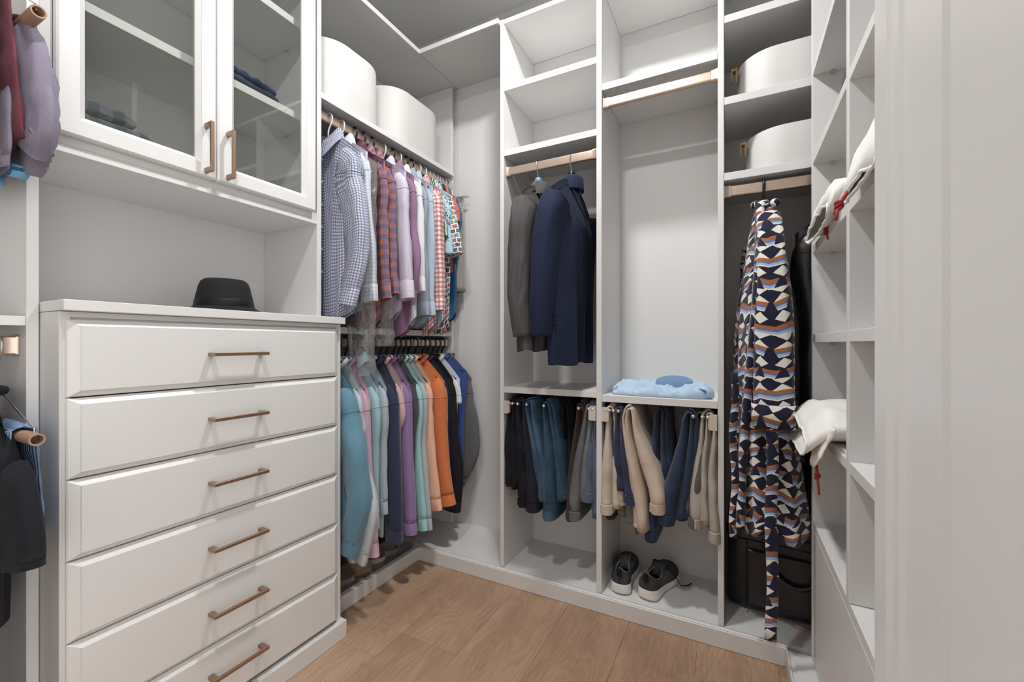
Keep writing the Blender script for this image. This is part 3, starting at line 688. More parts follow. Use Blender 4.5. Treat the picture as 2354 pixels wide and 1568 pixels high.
def trousers(label, m, x, A, B, waist='B', seed=1, y0=.030, y1=.275, th=.0065, zr=.779, wide=1.0, wm=None):
    """trousers folded over a rack rod; A and B: bottom (x, z) of the left and the right fall"""
    t = thing('trousers', label, 'trousers', (x, .15, zr), 0, 'trousers on the racks')
    rnd = random.Random(seed)
    def fall(side, leg, bot, isw):
        sg = -1 if side == 'A' else 1; r = .008+.011*leg
        bx, bz = bot[0]-x, bot[1]-zr
        if leg and not isw: bz += .012
        pts = []
        for i in range(5): pts.append((sg*r*math.sin(PI/2*i/4), r*math.cos(PI/2*i/4)))
        for i in range(1, 19):
            u = i/18; e = sm(0, 1, u)*.6+u*.4
            pts.append((sg*(r+.004)+(bx-sg*r)*e*(1 if leg == 0 else 1)+sg*.012*leg*u+.004*math.sin(u*5+seed+leg), -.0+bz*u))
        rings = []; n = 20
        for i, (px, pz) in enumerate(pts):
            a = pts[max(i-1, 0)]; b = pts[min(i+1, len(pts)-1)]
            d = Vector((b[0]-a[0], 0, b[1]-a[1])).normalized(); N = Vector((d.z, 0, -d.x))
            u = i/(len(pts)-1); w = th*(.7+2.0*sm(.10, .75, u))*wide*(1.3 if isw else 1)
            yy0 = y0-.15+(-.012*u if isw else .006*math.sin(3*u+seed))+leg*.010; yy1 = y1-.15-.055*sm(.2, 1, u)
            ring = []
            for k in range(n):
                an = 2*PI*k/n; c, s_ = math.cos(an), math.sin(an)
                sy = math.copysign(abs(c)**.35, c); sn = math.copysign(abs(s_)**.9, s_)
                f = .0045*sm(.05, .4, u)*(nz(sy*2.2+seed, u*4, leg)+.6*nz(sy*5+seed, u*9, leg))
                yv = (yy0+yy1)/2+(-sy)*(yy1-yy0)/2
                ring.append(Vector((px, yv, pz))+N*(sn*w+f)+Vector((0, 2.5*f*(1 if c > 0 else 0), 0)))
            rings.append(ring)
        return MB().loft(rings, True, True, True), rings
    for side, bot in (('A', A), ('B', B)):
        isw = side == waist
        for leg in ((0, 1) if not isw else (0,)):
            mb, R = fall(side, leg, bot, isw); mb.build('hip' if isw else 'leg', m, t, True)
        if isw:
            cuff_mesh(R[-1], R[-2], .036, 1.04).build('waistband', wm or m, t, 40)
            c = sum((Vector(q) for q in R[-1]), Vector())/20
            for k in (0, 4): 
                q = Vector(R[-1][0 if k == 0 else 3])
                MB().box(q.x-.004, q.x+.004, q.y-.0045, q.y+.001, q.z-.022, q.z+.010, .001).build('belt_loop', wm or m, t)
        else:
            cuff_mesh(R[-1], R[-2], .012, 1.02).build('hem', m, t, 40)
D_black = denim('black_denim', (24, 24, 28), (38, 38, 44)); D_ink = denim('ink_denim', (30, 31, 42), (48, 50, 64)); D_blue = denim('blue_denim', (42, 66, 90), (92, 120, 144))
D_mid = denim('mid_blue_denim', (36, 56, 76), (74, 104, 126)); D_grey = denim('grey_denim', (90, 94, 100), (128, 132, 138)); C_blue = cloth('steel_blue_chino', (84, 98, 122)); C_brown = cloth('brown_chino', (72, 54, 46))
C_khaki = cloth('khaki_chino', (198, 184, 166)); C_olive = cloth('olive_grey_chino', (118, 114, 106)); C_indigo = cloth('indigo_chino', (50, 54, 86)); C_tan = cloth('tan_chino', (204, 182, 164))
C_navy = cloth('navy_chino', (44, 60, 88)); C_char = cloth('charcoal_chino', (92, 90, 88)); C_stone = cloth('stone_chino', (176, 166, 154)); C_dark = cloth('dark_slate_chino', (54, 58, 70))
trousers('black jeans, leftmost under the tweed jacket', D_black, .476, (.472, .44), (.500, .43), 'A', 71)
trousers('black jeans second from the left on the left rack', D_black, .500, (.490, .40), (.525, .36), 'B', 72)
trousers('ink dark jeans just left of the washed blue pair', D_ink, .528, (.535, .36), (.570, .345), 'B', 73, wide=1.3)
trousers('washed blue jeans with a long pale fold', D_blue, .572, (.628, .37), (.655, .33), 'B', 74, wide=1.25, y0=.02)
trousers('mid blue jeans right of the washed blue pair', D_mid, .646, (.668, .36), (.705, .385), 'A', 75, wide=1.25, y0=.02)
trousers('black jeans hanging behind the mid blue pair', D_black, .700, (.70, .42), (.732, .40), 'A', 76, y0=.08)
trousers('brown trousers, thin folded edge on the left rack', C_brown, .786, (.750, .34), (.765, .36), 'A', 77, wide=.8)
trousers('faded grey jeans slanting left beside the right end plate', D_grey, .826, (.760, .345), (.795, .40), 'A', 78, wide=1.3)
trousers('steel blue trousers against the upright, right end of the left rack', C_blue, .845, (.825, .43), (.842, .34), 'A', 79, wide=1.0)
trousers('dark slate trousers, leftmost on the right rack', C_dark, .897, (.893, .52), (.905, .37), 'B', 81, wide=.7, y0=.05)
trousers('light khaki trousers at the left of the right rack', C_khaki, .912, (.905, .40), (.935, .40), 'A', 82, wide=1.25, y0=.02)
trousers('olive grey trousers behind the light khaki pair', C_olive, .930, (.955, .36), (.985, .33), 'B', 83, wide=.9, y0=.05)
trousers('indigo trousers between the khaki and tan pairs', C_indigo, .947, (.955, .47), (.985, .45), 'B', 84, wide=1.3, y0=.02)
trousers('tan trousers with wide pleated folds, largest on the right rack', C_tan, .992, (1.035, .335), (1.085, .44), 'B', 85, wide=1.25, y0=.0, th=.007)
trousers('navy trousers with a tail below the tan pair', C_navy, 1.090, (1.062, .31), (1.10, .37), 'A', 86, y0=.06)
trousers('navy blue trousers slanting left, right of the tan pair', C_navy, 1.195, (1.125, .40), (1.165, .395), 'A', 87, wide=1.25, y0=.015)
trousers('charcoal trousers with a straight crease right of the navy pair', C_char, 1.228, (1.195, .42), (1.212, .40), 'B', 88, wide=1.0)
trousers('stone trousers second from the right on the right rack', C_stone, 1.247, (1.222, .40), (1.240, .385), 'A', 89, wide=1.1)
trousers('stone trousers bunched against the right upright', C_stone, 1.262, (1.250, .40), (1.272, .37), 'B', 90, wide=.9, y0=.015)

# ================================================================ bins on the shelves
def bin_(label, x0, x1, y0, y1, z, h, r, tab=None):
    t = thing('storage_bin', label, 'storage bin', ((x0+x1)/2, (y0+y1)/2, z), 0, 'white storage bins')
    hx, hy = (x1-x0)/2, (y1-y0)/2
    def ring(i, zz):
        out = []; R = r-i
        for cx_, cy_, a0 in ((hx-r, hy-r, 0), (-hx+r, hy-r, 90), (-hx+r, -hy+r, 180), (hx-r, -hy+r, 270)):
            for k in range(11):
                a = math.radians(a0+k*9); out.append((cx_+R*math.cos(a), cy_+R*math.sin(a), zz))
        return out
    MB().loft([ring(.006, .0005), ring(.001, .006), ring(0, .02), ring(0, h-.004), ring(.001, h), ring(.004, h), ring(.005, h-.004), ring(.006, .01)], True, True, True).build('shell', BINM, t, 35)
    if tab:
        tx, ty = -hx, tab-(y0+y1)/2
        b = MB().box(tx-.004, tx-.0003, ty-.013, ty+.013, h-.066, h-.012, .001).box(tx-.015, tx-.004, ty-.012, ty+.012, h-.024, h-.016).box(tx-.018, tx-.014, ty-.012, ty+.012, h-.060, h-.016, .001)
        b.build('pull_tab', LEATHER, t)
BINM = plain('white_bin_enamel', (205, 204, 202), .6); LEATHER = plain('tan_leather_tab', (158, 118, 72), .5)
bin_('large white rounded bin on the top shelf beside the glass cabinet', -.31, -.015, -.530, -.188, 1.951, .25, .125)
bin_('large white rounded bin on the top shelf near the corner', -.31, -.015, -.176, .232, 1.951, .25, .125)
bin_('white rounded bin with tan tab on the upper shelf of the right bay', 1.346, 1.80, .040, .30, 1.874, .142, .12, .10)
bin_('white rounded bin with tan tab directly above the robe', 1.374, 1.80, .040, .30, 1.615, .135, .12, .10)

# ================================================================ hat and folded things
HATM = cloth('black_felt', (30, 31, 34), .85, 800, .2)
def hat():
    t = thing('bucket_hat', 'black felt hat with short brim on the white countertop', 'hat', (-.12, -.815, 1.1225), -.3)
    def ring(r, z, e=1.0, pinch=0, drop=0):
        o = []
        for k in range(40):
            a = 2*PI*k/40; rr = r*(1-pinch*max(0, math.cos(2*a))**2)
            o.append((rr*e*math.cos(a), rr*math.sin(a), z-drop*max(0, -math.cos(a))))
        return o
    MB().loft([ring(.082, .024), ring(.0815, .032), ring(.0765, .060), ring(.070, .090, 1, .04), ring(.064, .105, 1, .06), ring(.055, .112, 1, .06), ring(.03, .109), ring(.006, .108)], True, False, True).build('crown', HATM, t, True)
    MB().loft([ring(.083, .024), ring(.0836, .026), ring(.0802, .046), ring(.0790, .048)], True).build('hat_band', cloth('black_ribbon', (20, 20, 22), .5, 900, .4), t, 40)
    MB().loft([ring(.080, .026), ring(.090, .020), ring(.106, .010), ring(.116, .004), ring(.115, .0015), ring(.103, .006), ring(.088, .016), ring(.078, .022)], True).build('brim', HATM, t, True)
hat()
def pillowy(w, d, h, seed, amp=.006, n=28, e=.45):
    rings = []
    for i in range(n+1):
        u = -1+2*i/n; ring = []
        for k in range(24):
            a = 2*PI*k/24; c, s_ = math.cos(a), math.sin(a)
            sq = max(.03, (1-abs(u)**5)**.4)
            x = math.copysign(abs(c)**e, c)*w/2*sq**.25; z = (math.copysign(abs(s_)**.7, s_)*.5*sq+.5)*h
            f = amp*nz(x*22+seed, u*4, z*14)
            ring.append((x+f, u*d/2, max(0.0005, z+f*(z/h))))
        rings.append(ring)
    return MB().loft(rings, True, True, True)
t = thing('folded_jeans', 'dark blue folded jeans on the glass cabinet shelf', 'jeans', (-.10, -.775, 1.8415), .1)
pillowy(.14, .20, .030, 3).build('lower_fold', denim('dusk_denim', (40, 48, 62), (70, 80, 98)), t, True)
o = pillowy(.13, .19, .028, 5); o.v = [(a-.004, b, c+.029) for a, b, c in o.v]; o.build('upper_fold', denim('deep_denim', (30, 44, 72), (60, 78, 110)), t, True)
t = thing('folded_blanket', 'grey plaid folded throw at the bottom of the glass cabinet', 'blanket', (-.105, -1.12, 1.4800), .0)
GP = plaid('grey_plaid_wool', (128, 132, 136), [('u', .05, .4, 0, (58, 64, 74), .6), ('v', .05, .45, 0, (58, 64, 74), .6)])
for k, (h, s_) in enumerate(((.055, 1.05), (.050, .95), (.04, .8))):
    o = pillowy(.17*s_, .22*s_, h, 8+k, .004); z0 = (0, .054, .102)[k]; o.v = [(a, b-.03*k*.6, c+z0) for a, b, c in o.v]; o.build('fold', GP, t, True)
t = thing('cap', 'dark grey cap in a cell of the shoe shelving', 'cap', (1.648, -.335, 1.6015), PI)
cr = [[(.084*math.cos(a)*math.cos(e)**.4, .095*math.sin(a)*math.cos(e)**.4, .004+.118*math.sin(e)) for a in (2*PI*k/28 for k in range(28))] for e in (0, .3, .6, .9, 1.2, 1.5)]
MB().loft(cr, True, True, True).build('crown', cloth('dark_grey_twill', (66, 68, 74)), t, True)
MB().loft([[(-.06-.05*u, y*(1-.3*u), .006+.006*(1-u)*(1-abs(y)*8)) for y in [-.06+.12*j/10 for j in range(11)]] for u in (0, .4, .8, 1)], False).build('peak', cloth('grey_twill_peak', (60, 62, 68)), t, True, thick=.003)

# crumpled shirt on the third bay's shelf
def crumpled():
    t = thing('folded_shirt', 'crumpled light blue shirt lying on the shelf above the trousers', 'shirt', (1.085, .145, .8315))
    SKY = cloth('sky_blue_cotton', (176, 203, 228), .85)
    nx, ny = 130, 64; W, Dp = .370, .205; rnd = random.Random(4)
    def hgt(u, v):
        e = min(1, (1-abs(u)**6)*1.4)*min(1, (1-abs(v)**4)*1.4); e = max(0, e)**.45
        x, y = u*W/2, v*Dp/2
        r1 = 1-abs(nz(x*13+y*9, y*20-x*4, 1.7))*1.7; r2 = 1-abs(nz(x*34+3+y*12, y*38, 5.1))*1.6; r3 = nz(x*9, y*9, 9.2)
        base = .022+.010*math.exp(-((u+.72)/.2)**2)+.016*math.exp(-((u-.16)/.17)**2-((v-.1)/.5)**2)+.004*math.exp(-((u-.8)/.2)**2)
        return e*(base*.8+.022*max(0, r1)**1.5+.010*max(0, r2)**1.5+.010*r3)
    vs = []; fs = []; uv = []
    for j in range(ny+1):
        for i in range(nx+1):
            u = -1+2*i/nx; v = -1+2*j/ny
            wob = .010*nz(u*4, v*3, 7); x = u*W/2*(1-.05*v*v)+wob+.004*nz(u*12, v*12, 3); y = v*Dp/2*(1-.22*abs(u)**3+.12*nz(u*3.5, 1, 2))
            vs.append((x, y, .0006+max(0, hgt(u, v)))); uv.append((x, y))
    for j in range(ny):
        for i in range(nx): a = j*(nx+1)+i; fs.append((a, a+1, a+nx+2, a+nx+1))
    MB().add(vs, fs, uv).build('body', SKY, t, True, thick=.0015)
    c = []                                   # raised collar with its dark hollow, cuffs at both ends
    for k in range(25):
        a = 2*PI*k/24; c.append((.062*math.cos(a), .032*math.sin(a)))
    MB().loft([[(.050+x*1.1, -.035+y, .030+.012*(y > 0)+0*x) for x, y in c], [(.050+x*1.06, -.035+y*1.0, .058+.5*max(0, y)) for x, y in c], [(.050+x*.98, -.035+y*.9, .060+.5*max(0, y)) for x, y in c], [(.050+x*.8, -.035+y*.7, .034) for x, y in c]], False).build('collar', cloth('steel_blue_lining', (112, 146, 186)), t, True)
    for px, py, rz, s_ in ((-.155, -.035, .5, 1), (.158, -.060, -.4, .9)):
        R = []
        for r, zo, q in ((.030, .012, 0), (.032, .020, .012), (.031, .024, .026), (.024, .022, .030), (.020, .020, .004)):
            ring = []
            for k in range(20):
                a = 2*PI*k/20; x = r*math.cos(a)*s_; z = r*.55*math.sin(a)+zo
                ring.append((px+x*math.cos(rz)+q*math.sin(rz), py-q*math.cos(rz)+x*math.sin(rz), max(.001, z+.004*nz(a, q*40, px))))
            R.append(ring)
        MB().loft(R, True, False, True).build('cuff', SKY, t, True)
    MB().tube([(.116, -.072, .030), (.116, -.075, .031)], .005, 10).build('button', WHITEP, t, 30)
crumpled()

# ================================================================ sneakers
SUEDE = denim('charcoal_knit', (40, 40, 42), (84, 84, 86)); SOLE = None
def sole_mat():
    m, t, b = new_mat('white_foam_sole'); w = t.node('ShaderNodeTexWave'); w.wave_type = 'BANDS'; w.bands_direction = 'Z'; w.inputs['Scale'].default_value = 46; w.inputs['Distortion'].default_value = 5; w.inputs['Detail'].default_value = 0
    w.inputs['Detail Scale'].default_value = 1.2
    t.l.new(t.coord(), w.inputs['Vector']); b.inputs['Base Color'].default_value = (*lin((234, 232, 227)), 1); b.inputs['Roughness'].default_value = .6
    t.l.new(t.bump(w.outputs['Fac'], .3, .0015), b.inputs['Normal']); return m
SOLE = sole_mat(); LINING = plain('black_lining', (14, 14, 15), .95); TRIM = plain('grey_reflective_trim', (128, 128, 130), .5); LACE = plain('black_lace', (18, 18, 20), .9)
def outline(L, k=56):
    P = []
    for j in range(k):
        a = 2*PI*j/k; c, s_ = math.cos(a), math.sin(a)
        y = L*(.5-.5*c); u = y/L
        w = .0365*(1-max(0, (.12-u)/.12)**2.2)**.5 if u < .12 else .0365+.0105*sm(.35, .68, u)-.004*math.exp(-((u-.38)/.15)**2)
        if u > .70: w = .0465*max(0, 1-((u-.70)/.30)**2.3)**.55
        P.append((math.copysign(w, s_)*(1 if abs(s_) > 1e-6 else 0)+(.006*math.sin(PI*u) if True else 0), y))
    return P
def sneaker(label, loc, rz, mats=None, lace_out=True, group='black sneakers', mirror=1, cat='sneaker'):
    up_, so_ = mats or (SUEDE, SOLE); L = .272
    t = thing('sneaker', label, cat, loc, rz, group); B = outline(L); n = len(B)
    def scl(o, f): return [((x-.006)*f+.006, (y-L/2)*(1-(1-f)*.35)+L/2) for x, y in o]
    def top(y): return .042-.012*sm(.1, .5, y/L)+.004*sm(.75, 1, y/L)
    rings = [[(x*mirror, y, .0005+.012*sm(.78, 1, y/L)+.006*sm(.1, 0, y/L)) for x, y in scl(B, .90)], [(x*mirror, y, .006+.012*sm(.78, 1, y/L)+.004*sm(.1, 0, y/L)) for x, y in scl(B, 1.02)],
             [(x*mirror, y, .018+.006*sm(.8, 1, y/L)) for x, y in scl(B, 1.06)], [(x*mirror, y, top(y)) for x, y in scl(B, 1.02)], [(x*mirror, y, top(y)+.001) for x, y in scl(B, .95)]]
    MB().loft(rings, True, True, True).build('sole', so_, t, 50)
    R = []; O = []
    for j in range(n):
        a = 2*PI*j/n; c, s_ = math.cos(a), math.sin(a)
        oy = .070-.058*c; ox = .0275*s_+.004
        oz = .078+.020*max(0, c)**3+.010*max(0, -c)-.010*abs(s_)**2
        O.append((ox, oy, oz))
    for i in range(9):
        s_ = i/8; ring = []
        for (bx, by), (ox, oy, oz) in zip(scl(B, .99), O):
            z0 = top(by)-.004
            fx = s_**1.5; fz = 1-(1-s_)**1.35
            bul = .006*math.sin(PI*s_)
            x = bx+(ox-bx)*fx+math.copysign(bul*.6, bx-.004)*(abs(bx) > .008); y = by+(oy-by)*(s_**(1.45 if by > .12 else 1.1)); z = z0+(oz-z0)*fz
            if by > .13: z += .010*math.sin(PI*s_)*(1-.4*s_)
            ring.append((x*mirror, y, z))
        R.append(ring)
    MB().loft(R, True).build('upper', up_, t, True)
    I = [[(x*mirror, y, z) for x, y, z in O], [((x-.004)*.93*mirror+.004*mirror, .07+(y-.07)*.95, z+.003) for x, y, z in O], [((x-.004)*.84*mirror+.004*mirror, .07+(y-.07)*.88, z-.004) for x, y, z in O], [((x-.004)*.86*mirror+.004*mirror, .075+(y-.07)*.9, .045) for x, y, z in O]]
    MB().loft(I[:3], True).build('collar_trim', TRIM, t, True)
    MB().loft(I[2:], True, False, True).build('lining', LINING, t, True)
    MB().loft([[(x*mirror, .110+.02*k+yy, .078+.030*k-.010*abs(x)*30*.5) for x, yy in ((-.022, 0), (-.010, .002), (.004, .003), (.018, .002), (.030, 0))] for k in (-.6, 0, .5, .9)], False).build('tongue', up_, t, True, thick=.004)
    MB().box(-.006*mirror, .014*mirror, -.004, .003, .074, .100, .001).box(-.004*mirror, .012*mirror, -.007, .001, .096, .106, .001).build('heel_tab', LINING, t)
    lc = MB()
    for k in range(5):
        y = .128+.019*k; z = .092-.0072*k
        lc.tube([(-.026*mirror, y+.004, z-.010), (-.010*mirror, y, z+.002), (.004*mirror, y-.002, z+.004), (.020*mirror, y, z+.001), (.032*mirror, y+.004, z-.012)], .0022, 6)
    if lace_out: lc.tube([(.030, .13, .085), (.045, .150, .070), (.062, .165, .035), (.074, .172, .012), (.092, .205, .006), (.098, .222, .010)], [.0016]*4+[.0026, .0026], 6)
    lc.tube([(.0, .128, .096), (-.012, .108, .112), (.0, .100, .120), (.012, .112, .108), (.006, .128, .096)], .0016, 6)
    lc.build('laces', LACE, t, True)
    mk = MB()                                       # small pale emblem on the outer side
    for (y0, z0, y1, z1) in ((.150, .042, .153, .066), (.153, .056, .145, .066), (.153, .058, .162, .068), (.149, .050, .142, .054)):
        xx = .0455; mk.tube([(xx*mirror, y0, z0), ((xx-.0035)*mirror, y1, z1)], .0011, 5)
    mk.build('emblem', WHITEP, t, label='small pale emblem on the side')
sneaker('black sneaker with white sole, left one of the pair on the deck', (.948, .040, .0605), .06, None, False, mirror=-1)
sneaker('black sneaker with white sole and stray lace, right one of the pair', (1.038, .048, .0605), -.24)

# ================================================================ right bay: robe, black coat, bag
def aztec():
    m, t, b = new_mat('geometric_fleece'); uvv, u, v = t.uv()
    wob = t.noise(uvv, 7, 1)
    u = t.math('ADD', u, t.math('MULTIPLY', wob, .05)); v = t.math('ADD', v, t.math('ADD', t.math('MULTIPLY', t.noise(uvv, 5, 1), .05), t.math('MULTIPLY', t.math('PINGPONG', u, .05), .28)))
    H = .066; row = t.math('FLOOR', t.math('DIVIDE', v, H)); f = t.math('FRACT', t.math('DIVIDE', v, H))
    par = t.math('MODULO', row, 2); tw = t.math('MODULO', row, 3)
    uu = t.math('ADD', u, t.math('MULTIPLY', row, .027))
    pp = t.math('DIVIDE', t.math('PINGPONG', uu, .030), .030)
    NAVY, CREAM, RUST, SLATE, ICE = lin((36, 38, 58)), lin((232, 227, 218)), lin((172, 104, 58)), lin((104, 118, 156)), lin((164, 184, 214))
    g = t.math('DIVIDE', t.math('SUBTRACT', f, .42), .58)
    dia = t.math('ABSOLUTE', t.math('SUBTRACT', t.math('MULTIPLY', g, 2), 1))
    k = t.math('LESS_THAN', dia, t.math('SUBTRACT', t.math('MULTIPLY', pp, 1.15), t.math('MULTIPLY_ADD', t.math('LESS_THAN', par, .5), -.35, .30)))
    kk = t.math('ABSOLUTE', t.math('SUBTRACT', k, t.math('LESS_THAN', par, .5)))
    tri = t.mix(kk, NAVY, CREAM)
    band = t.ramp(f, [(0, RUST), (.14, SLATE), (.25, ICE), (.36, CREAM)], 'CONSTANT')
    cut = t.math('LESS_THAN', pp, t.math('ADD', .20, t.math('MULTIPLY', f, .95)))
    band = t.mix(t.math('MULTIPLY', cut, t.math('GREATER_THAN', tw, .5)), band, NAVY)
    col = t.mix(t.math('GREATER_THAN', f, .42), band, tri)
    t.l.new(col, b.inputs['Base Color']); b.inputs['Roughness'].default_value = .95; b.inputs['Specular IOR Level'].default_value = .1; b.inputs['Sheen Weight'].default_value = .2
    t.l.new(t.bump(t.noise(t.coord(), 420, 3), .5, .0015), b.inputs['Normal']); return m
AZ = aztec()
def robe():
    t = thing('robe', 'fleece robe in navy, cream and rust geometric pattern with loose belt', 'robe', (1.425, .05, 1.556), 0)
    prof = [(-.050, .016, .022, 0, .0), (-.066, .026, .036, .003, .0), (-.10, .036, .056, .004, .01), (-.17, .052, .090, .006, .02), (-.30, .066, .120, .002, .03), (-.48, .078, .135, -.004, .035), (-.66, .084, .145, .0, .035),
            (-.84, .094, .15, .012, .035), (-1.0, .104, .155, .022, .035), (-1.135, .112, .16, .028, .035)]
    rings = []; n = 64
    for i in range(61):
        u = i/60*(len(prof)-1); k = min(int(u), len(prof)-2); f = u-k
        z, a, b_, cx_, cy_ = [prof[k][q]+(prof[k+1][q]-prof[k][q])*f for q in range(5)]
        ring = []
        for j in range(n):
            an = 2*PI*j/n; c, s_ = math.cos(an), math.sin(an); dp = sm(-.06, -.5, z)
            fo = 1+dp*(.10*math.sin(5*an+1.0+z*1.2)+.07*math.sin(9*an+2+z*2))+.05*nz(c*2, s_*2, z*5)
            ring.append((cx_+a*c*fo, cy_+b_*s_*fo, z+(-.012*math.sin(5*an+1)*sm(-1.0, -1.135, z))))
        rings.append(ring)
    c = [[(p[0]*.9+.003, p[1]*.9, p[2]+.03) for p in rings[-1]]]
    MB().loft(rings+c, True, True, False).build('body', AZ, t, True)
    mb, R = sleeve_mesh([(.010, -.060, -.12), (.014, -.110, -.21), (.016, -.135, -.38), (.018, -.140, -.56), (.020, -.135, -.72)], (.034, .047, .056), (.030, .042, .046), .0, 5, .006, 24, 40, 8)
    mb.build('sleeve', AZ, t, True)
    cuff_mesh(R[-3], R[-6], .070, 1.10).build('cuff', AZ, t, True)
    mb, R = sleeve_mesh([(-.02, .20, -.15), (-.02, .235, -.4), (-.01, .23, -.72)], (.04, .05, .055), (.03, .03, .03), 0, 7, .006)
    mb.build('sleeve', AZ, t, True)
    # turned-back front edge and shawl collar
    MB().loft([[(-.012+x*.4-.058*sm(0, 1, u), -.05-.075*sm(0, .3, u)+y-.02*math.sin(u*6), -.066-u*1.06) for x, y in ((-.03, .02), (-.022, -.004), (.0, -.012), (.022, -.004), (.03, .02))] for u in [k/30 for k in range(31)]], False).build('front_band', AZ, t, True, thick=.006)
    col = []
    for k in range(17):
        a = -.6+PI*1.35*k/16; col.append((.030*math.cos(a)+.004, .044*math.sin(a)-.01, -.060+.012*math.sin(a)))
    MB().tube(col, .013, 10).build('collar', AZ, t, True)
    def ribbon(pts, w, nm):
        L_ = [Vector(p) for p in pts]; rr = []
        for i, p in enumerate(L_): rr.append([p+Vector((-w/2, 0, 0)), p+Vector((0, -.004, 0)), p+Vector((w/2, 0, 0))])
        return MB().loft(rr, False).build(nm, AZ, t, True, thick=.006)
    ribbon([(.012+.003*math.sin(k*.5), -.172+.003*math.sin(k), -.79-.625*k/22) for k in range(23)], .030, 'belt')
    ribbon([(-.088+.004*math.sin(k*.6), -.11+.004*math.sin(k*.8), -.62-.53*k/20) for k in range(21)], .020, 'belt')
    h = thing('hanger', 'black plastic hanger hook the patterned robe hangs from', 'hanger', (1.425, .05, 1.556), -PI/2)
    MB().tube(hook('black'), .0044, 8).build('hook', BLACKP, h, True)
    MB().tube([(-.03, 0, -.11), (0, 0, -.095), (.03, 0, -.11)], .006, 8).build('shoulder_bar', BLACKP, h, True)
robe()
SATIN = plain('black_coated_nylon', (16, 16, 18), .32, bump=(26, .35, .006))
t = garment('coat', 'black glossy coat half hidden behind the patterned robe', 'coat', (1.678, .05, 1.556), .03, SATIN, 66, sw=.165, L=1.05, th=.045, kind='crew', sl=.62, aw=(.06, .06, .05), bw=(.035, .035, .03), out=(0, -.01, -.01, -.01), cuff=0, wr=.006, fold=.010, hk='black', hlabel='black hanger carrying the glossy black coat')
def duffel():
    t = thing('leather_bag', 'black leather travel bag on the deck under the robe', 'bag', (1.535, .215, .0605), -.10)
    LE = plain('black_leather', (26, 26, 28), .36, bump=(220, .25, .0012)); LE2 = plain('black_leather_panel', (34, 34, 38), .34, bump=(160, .22, .0014))
    hw, hd, H = .215, .088, .365
    def sect(x, f):
        o = []; 
        for k in range(40):
            a = 2*PI*k/40; c, s_ = math.cos(a), math.sin(a)
            y = math.copysign(abs(c)**.42, c)*hd*f; z = math.copysign(abs(s_)**.42, s_)
            zz = H/2+z*H/2*(.985 if f > .9 else .9+.08*f); y *= (1-.28*sm(.45, 1, zz/H)); zz -= .012*sm(.8, 1, zz/H)*(1-abs(x)/hw)
            o.append((x, y+.004*nz(x*9, zz*9, c), max(.0005, zz+.004*nz(x*8, c*2, 3))))
        return o
    MB().loft([sect(x, f) for x, f in ((-hw, .72), (-hw+.004, .86), (-hw+.016, .96), (-hw+.035, 1.0), (-.12, 1.02), (-.05, 1.03), (.05, 1.03), (.12, 1.02), (hw-.035, 1.0), (hw-.016, .96), (hw-.004, .86), (hw, .72))], True, True, True).build('body', LE, t, True)
    yf = -hd*1.03
    MB().loft([[(-.145+i, yf-.001-d, .045+i), (.145-i, yf-.001-d, .045+i), (.145-i, yf*.985-.001-d, .235-i), (-.145+i, yf*.985-.001-d, .235-i)] for i, d in ((0, 0), (0, .006), (.004, .009))], True, False, True).build('front_pocket', LE2, t, 30)
    st = MB()
    for x in (-.152, .152): st.tube([(x, yf-.002, .02), (x, yf-.004, .12), (x, yf*.96-.002, .26)], .0022, 6)
    st.tube([(-.20, yf+.004, .30), (-.1, yf*.86, .292), (.1, yf*.86, .292), (.20, yf+.004, .30)], .003, 6); st.build('piping', LE, t, True)
    MB().tube([(-.20, yf*.86, .262), (.20, yf*.86, .262)], .002, 6).build('zip', plain('dark_zip', (50, 50, 54), .3, .6), t, True)
    for sg, y in ((-1, yf-.006), (1, hd*.9)):
        pts = []
        for k in range(17):
            a = PI*k/16; pts.append((-.088*math.cos(a), y-.016*math.sin(a)*(1 if sg < 0 else -1), (.270-.125*math.sin(a)) if sg < 0 else .285+.10*math.sin(a)))
        h = MB().tube(pts, .0085, 10).build('handle', LE2, t, True)
        for x in (-.088, .088): MB().box(x-.014, x+.014, y+.001, y+.009, .245, .318, .002).build('handle_tab', LE2, h)
    MB().tube([(-.02, yf-.006, .018), (.02, yf-.008, .016), (.08, yf-.008, .014)], .0018, 6).build('red_tape', plain('red_zip_tape', (190, 50, 46), .6), t, True, label='red line of tape low on the front')
    MB().tube([(-hw-.004, -.02+.016*math.cos(a), .27+.016*math.sin(a)) for a in [2*PI*k/14 for k in range(15)]], .0028, 6, False).build('strap_ring', plain('gunmetal', (60, 60, 62), .3, .9), t, True)
duffel()

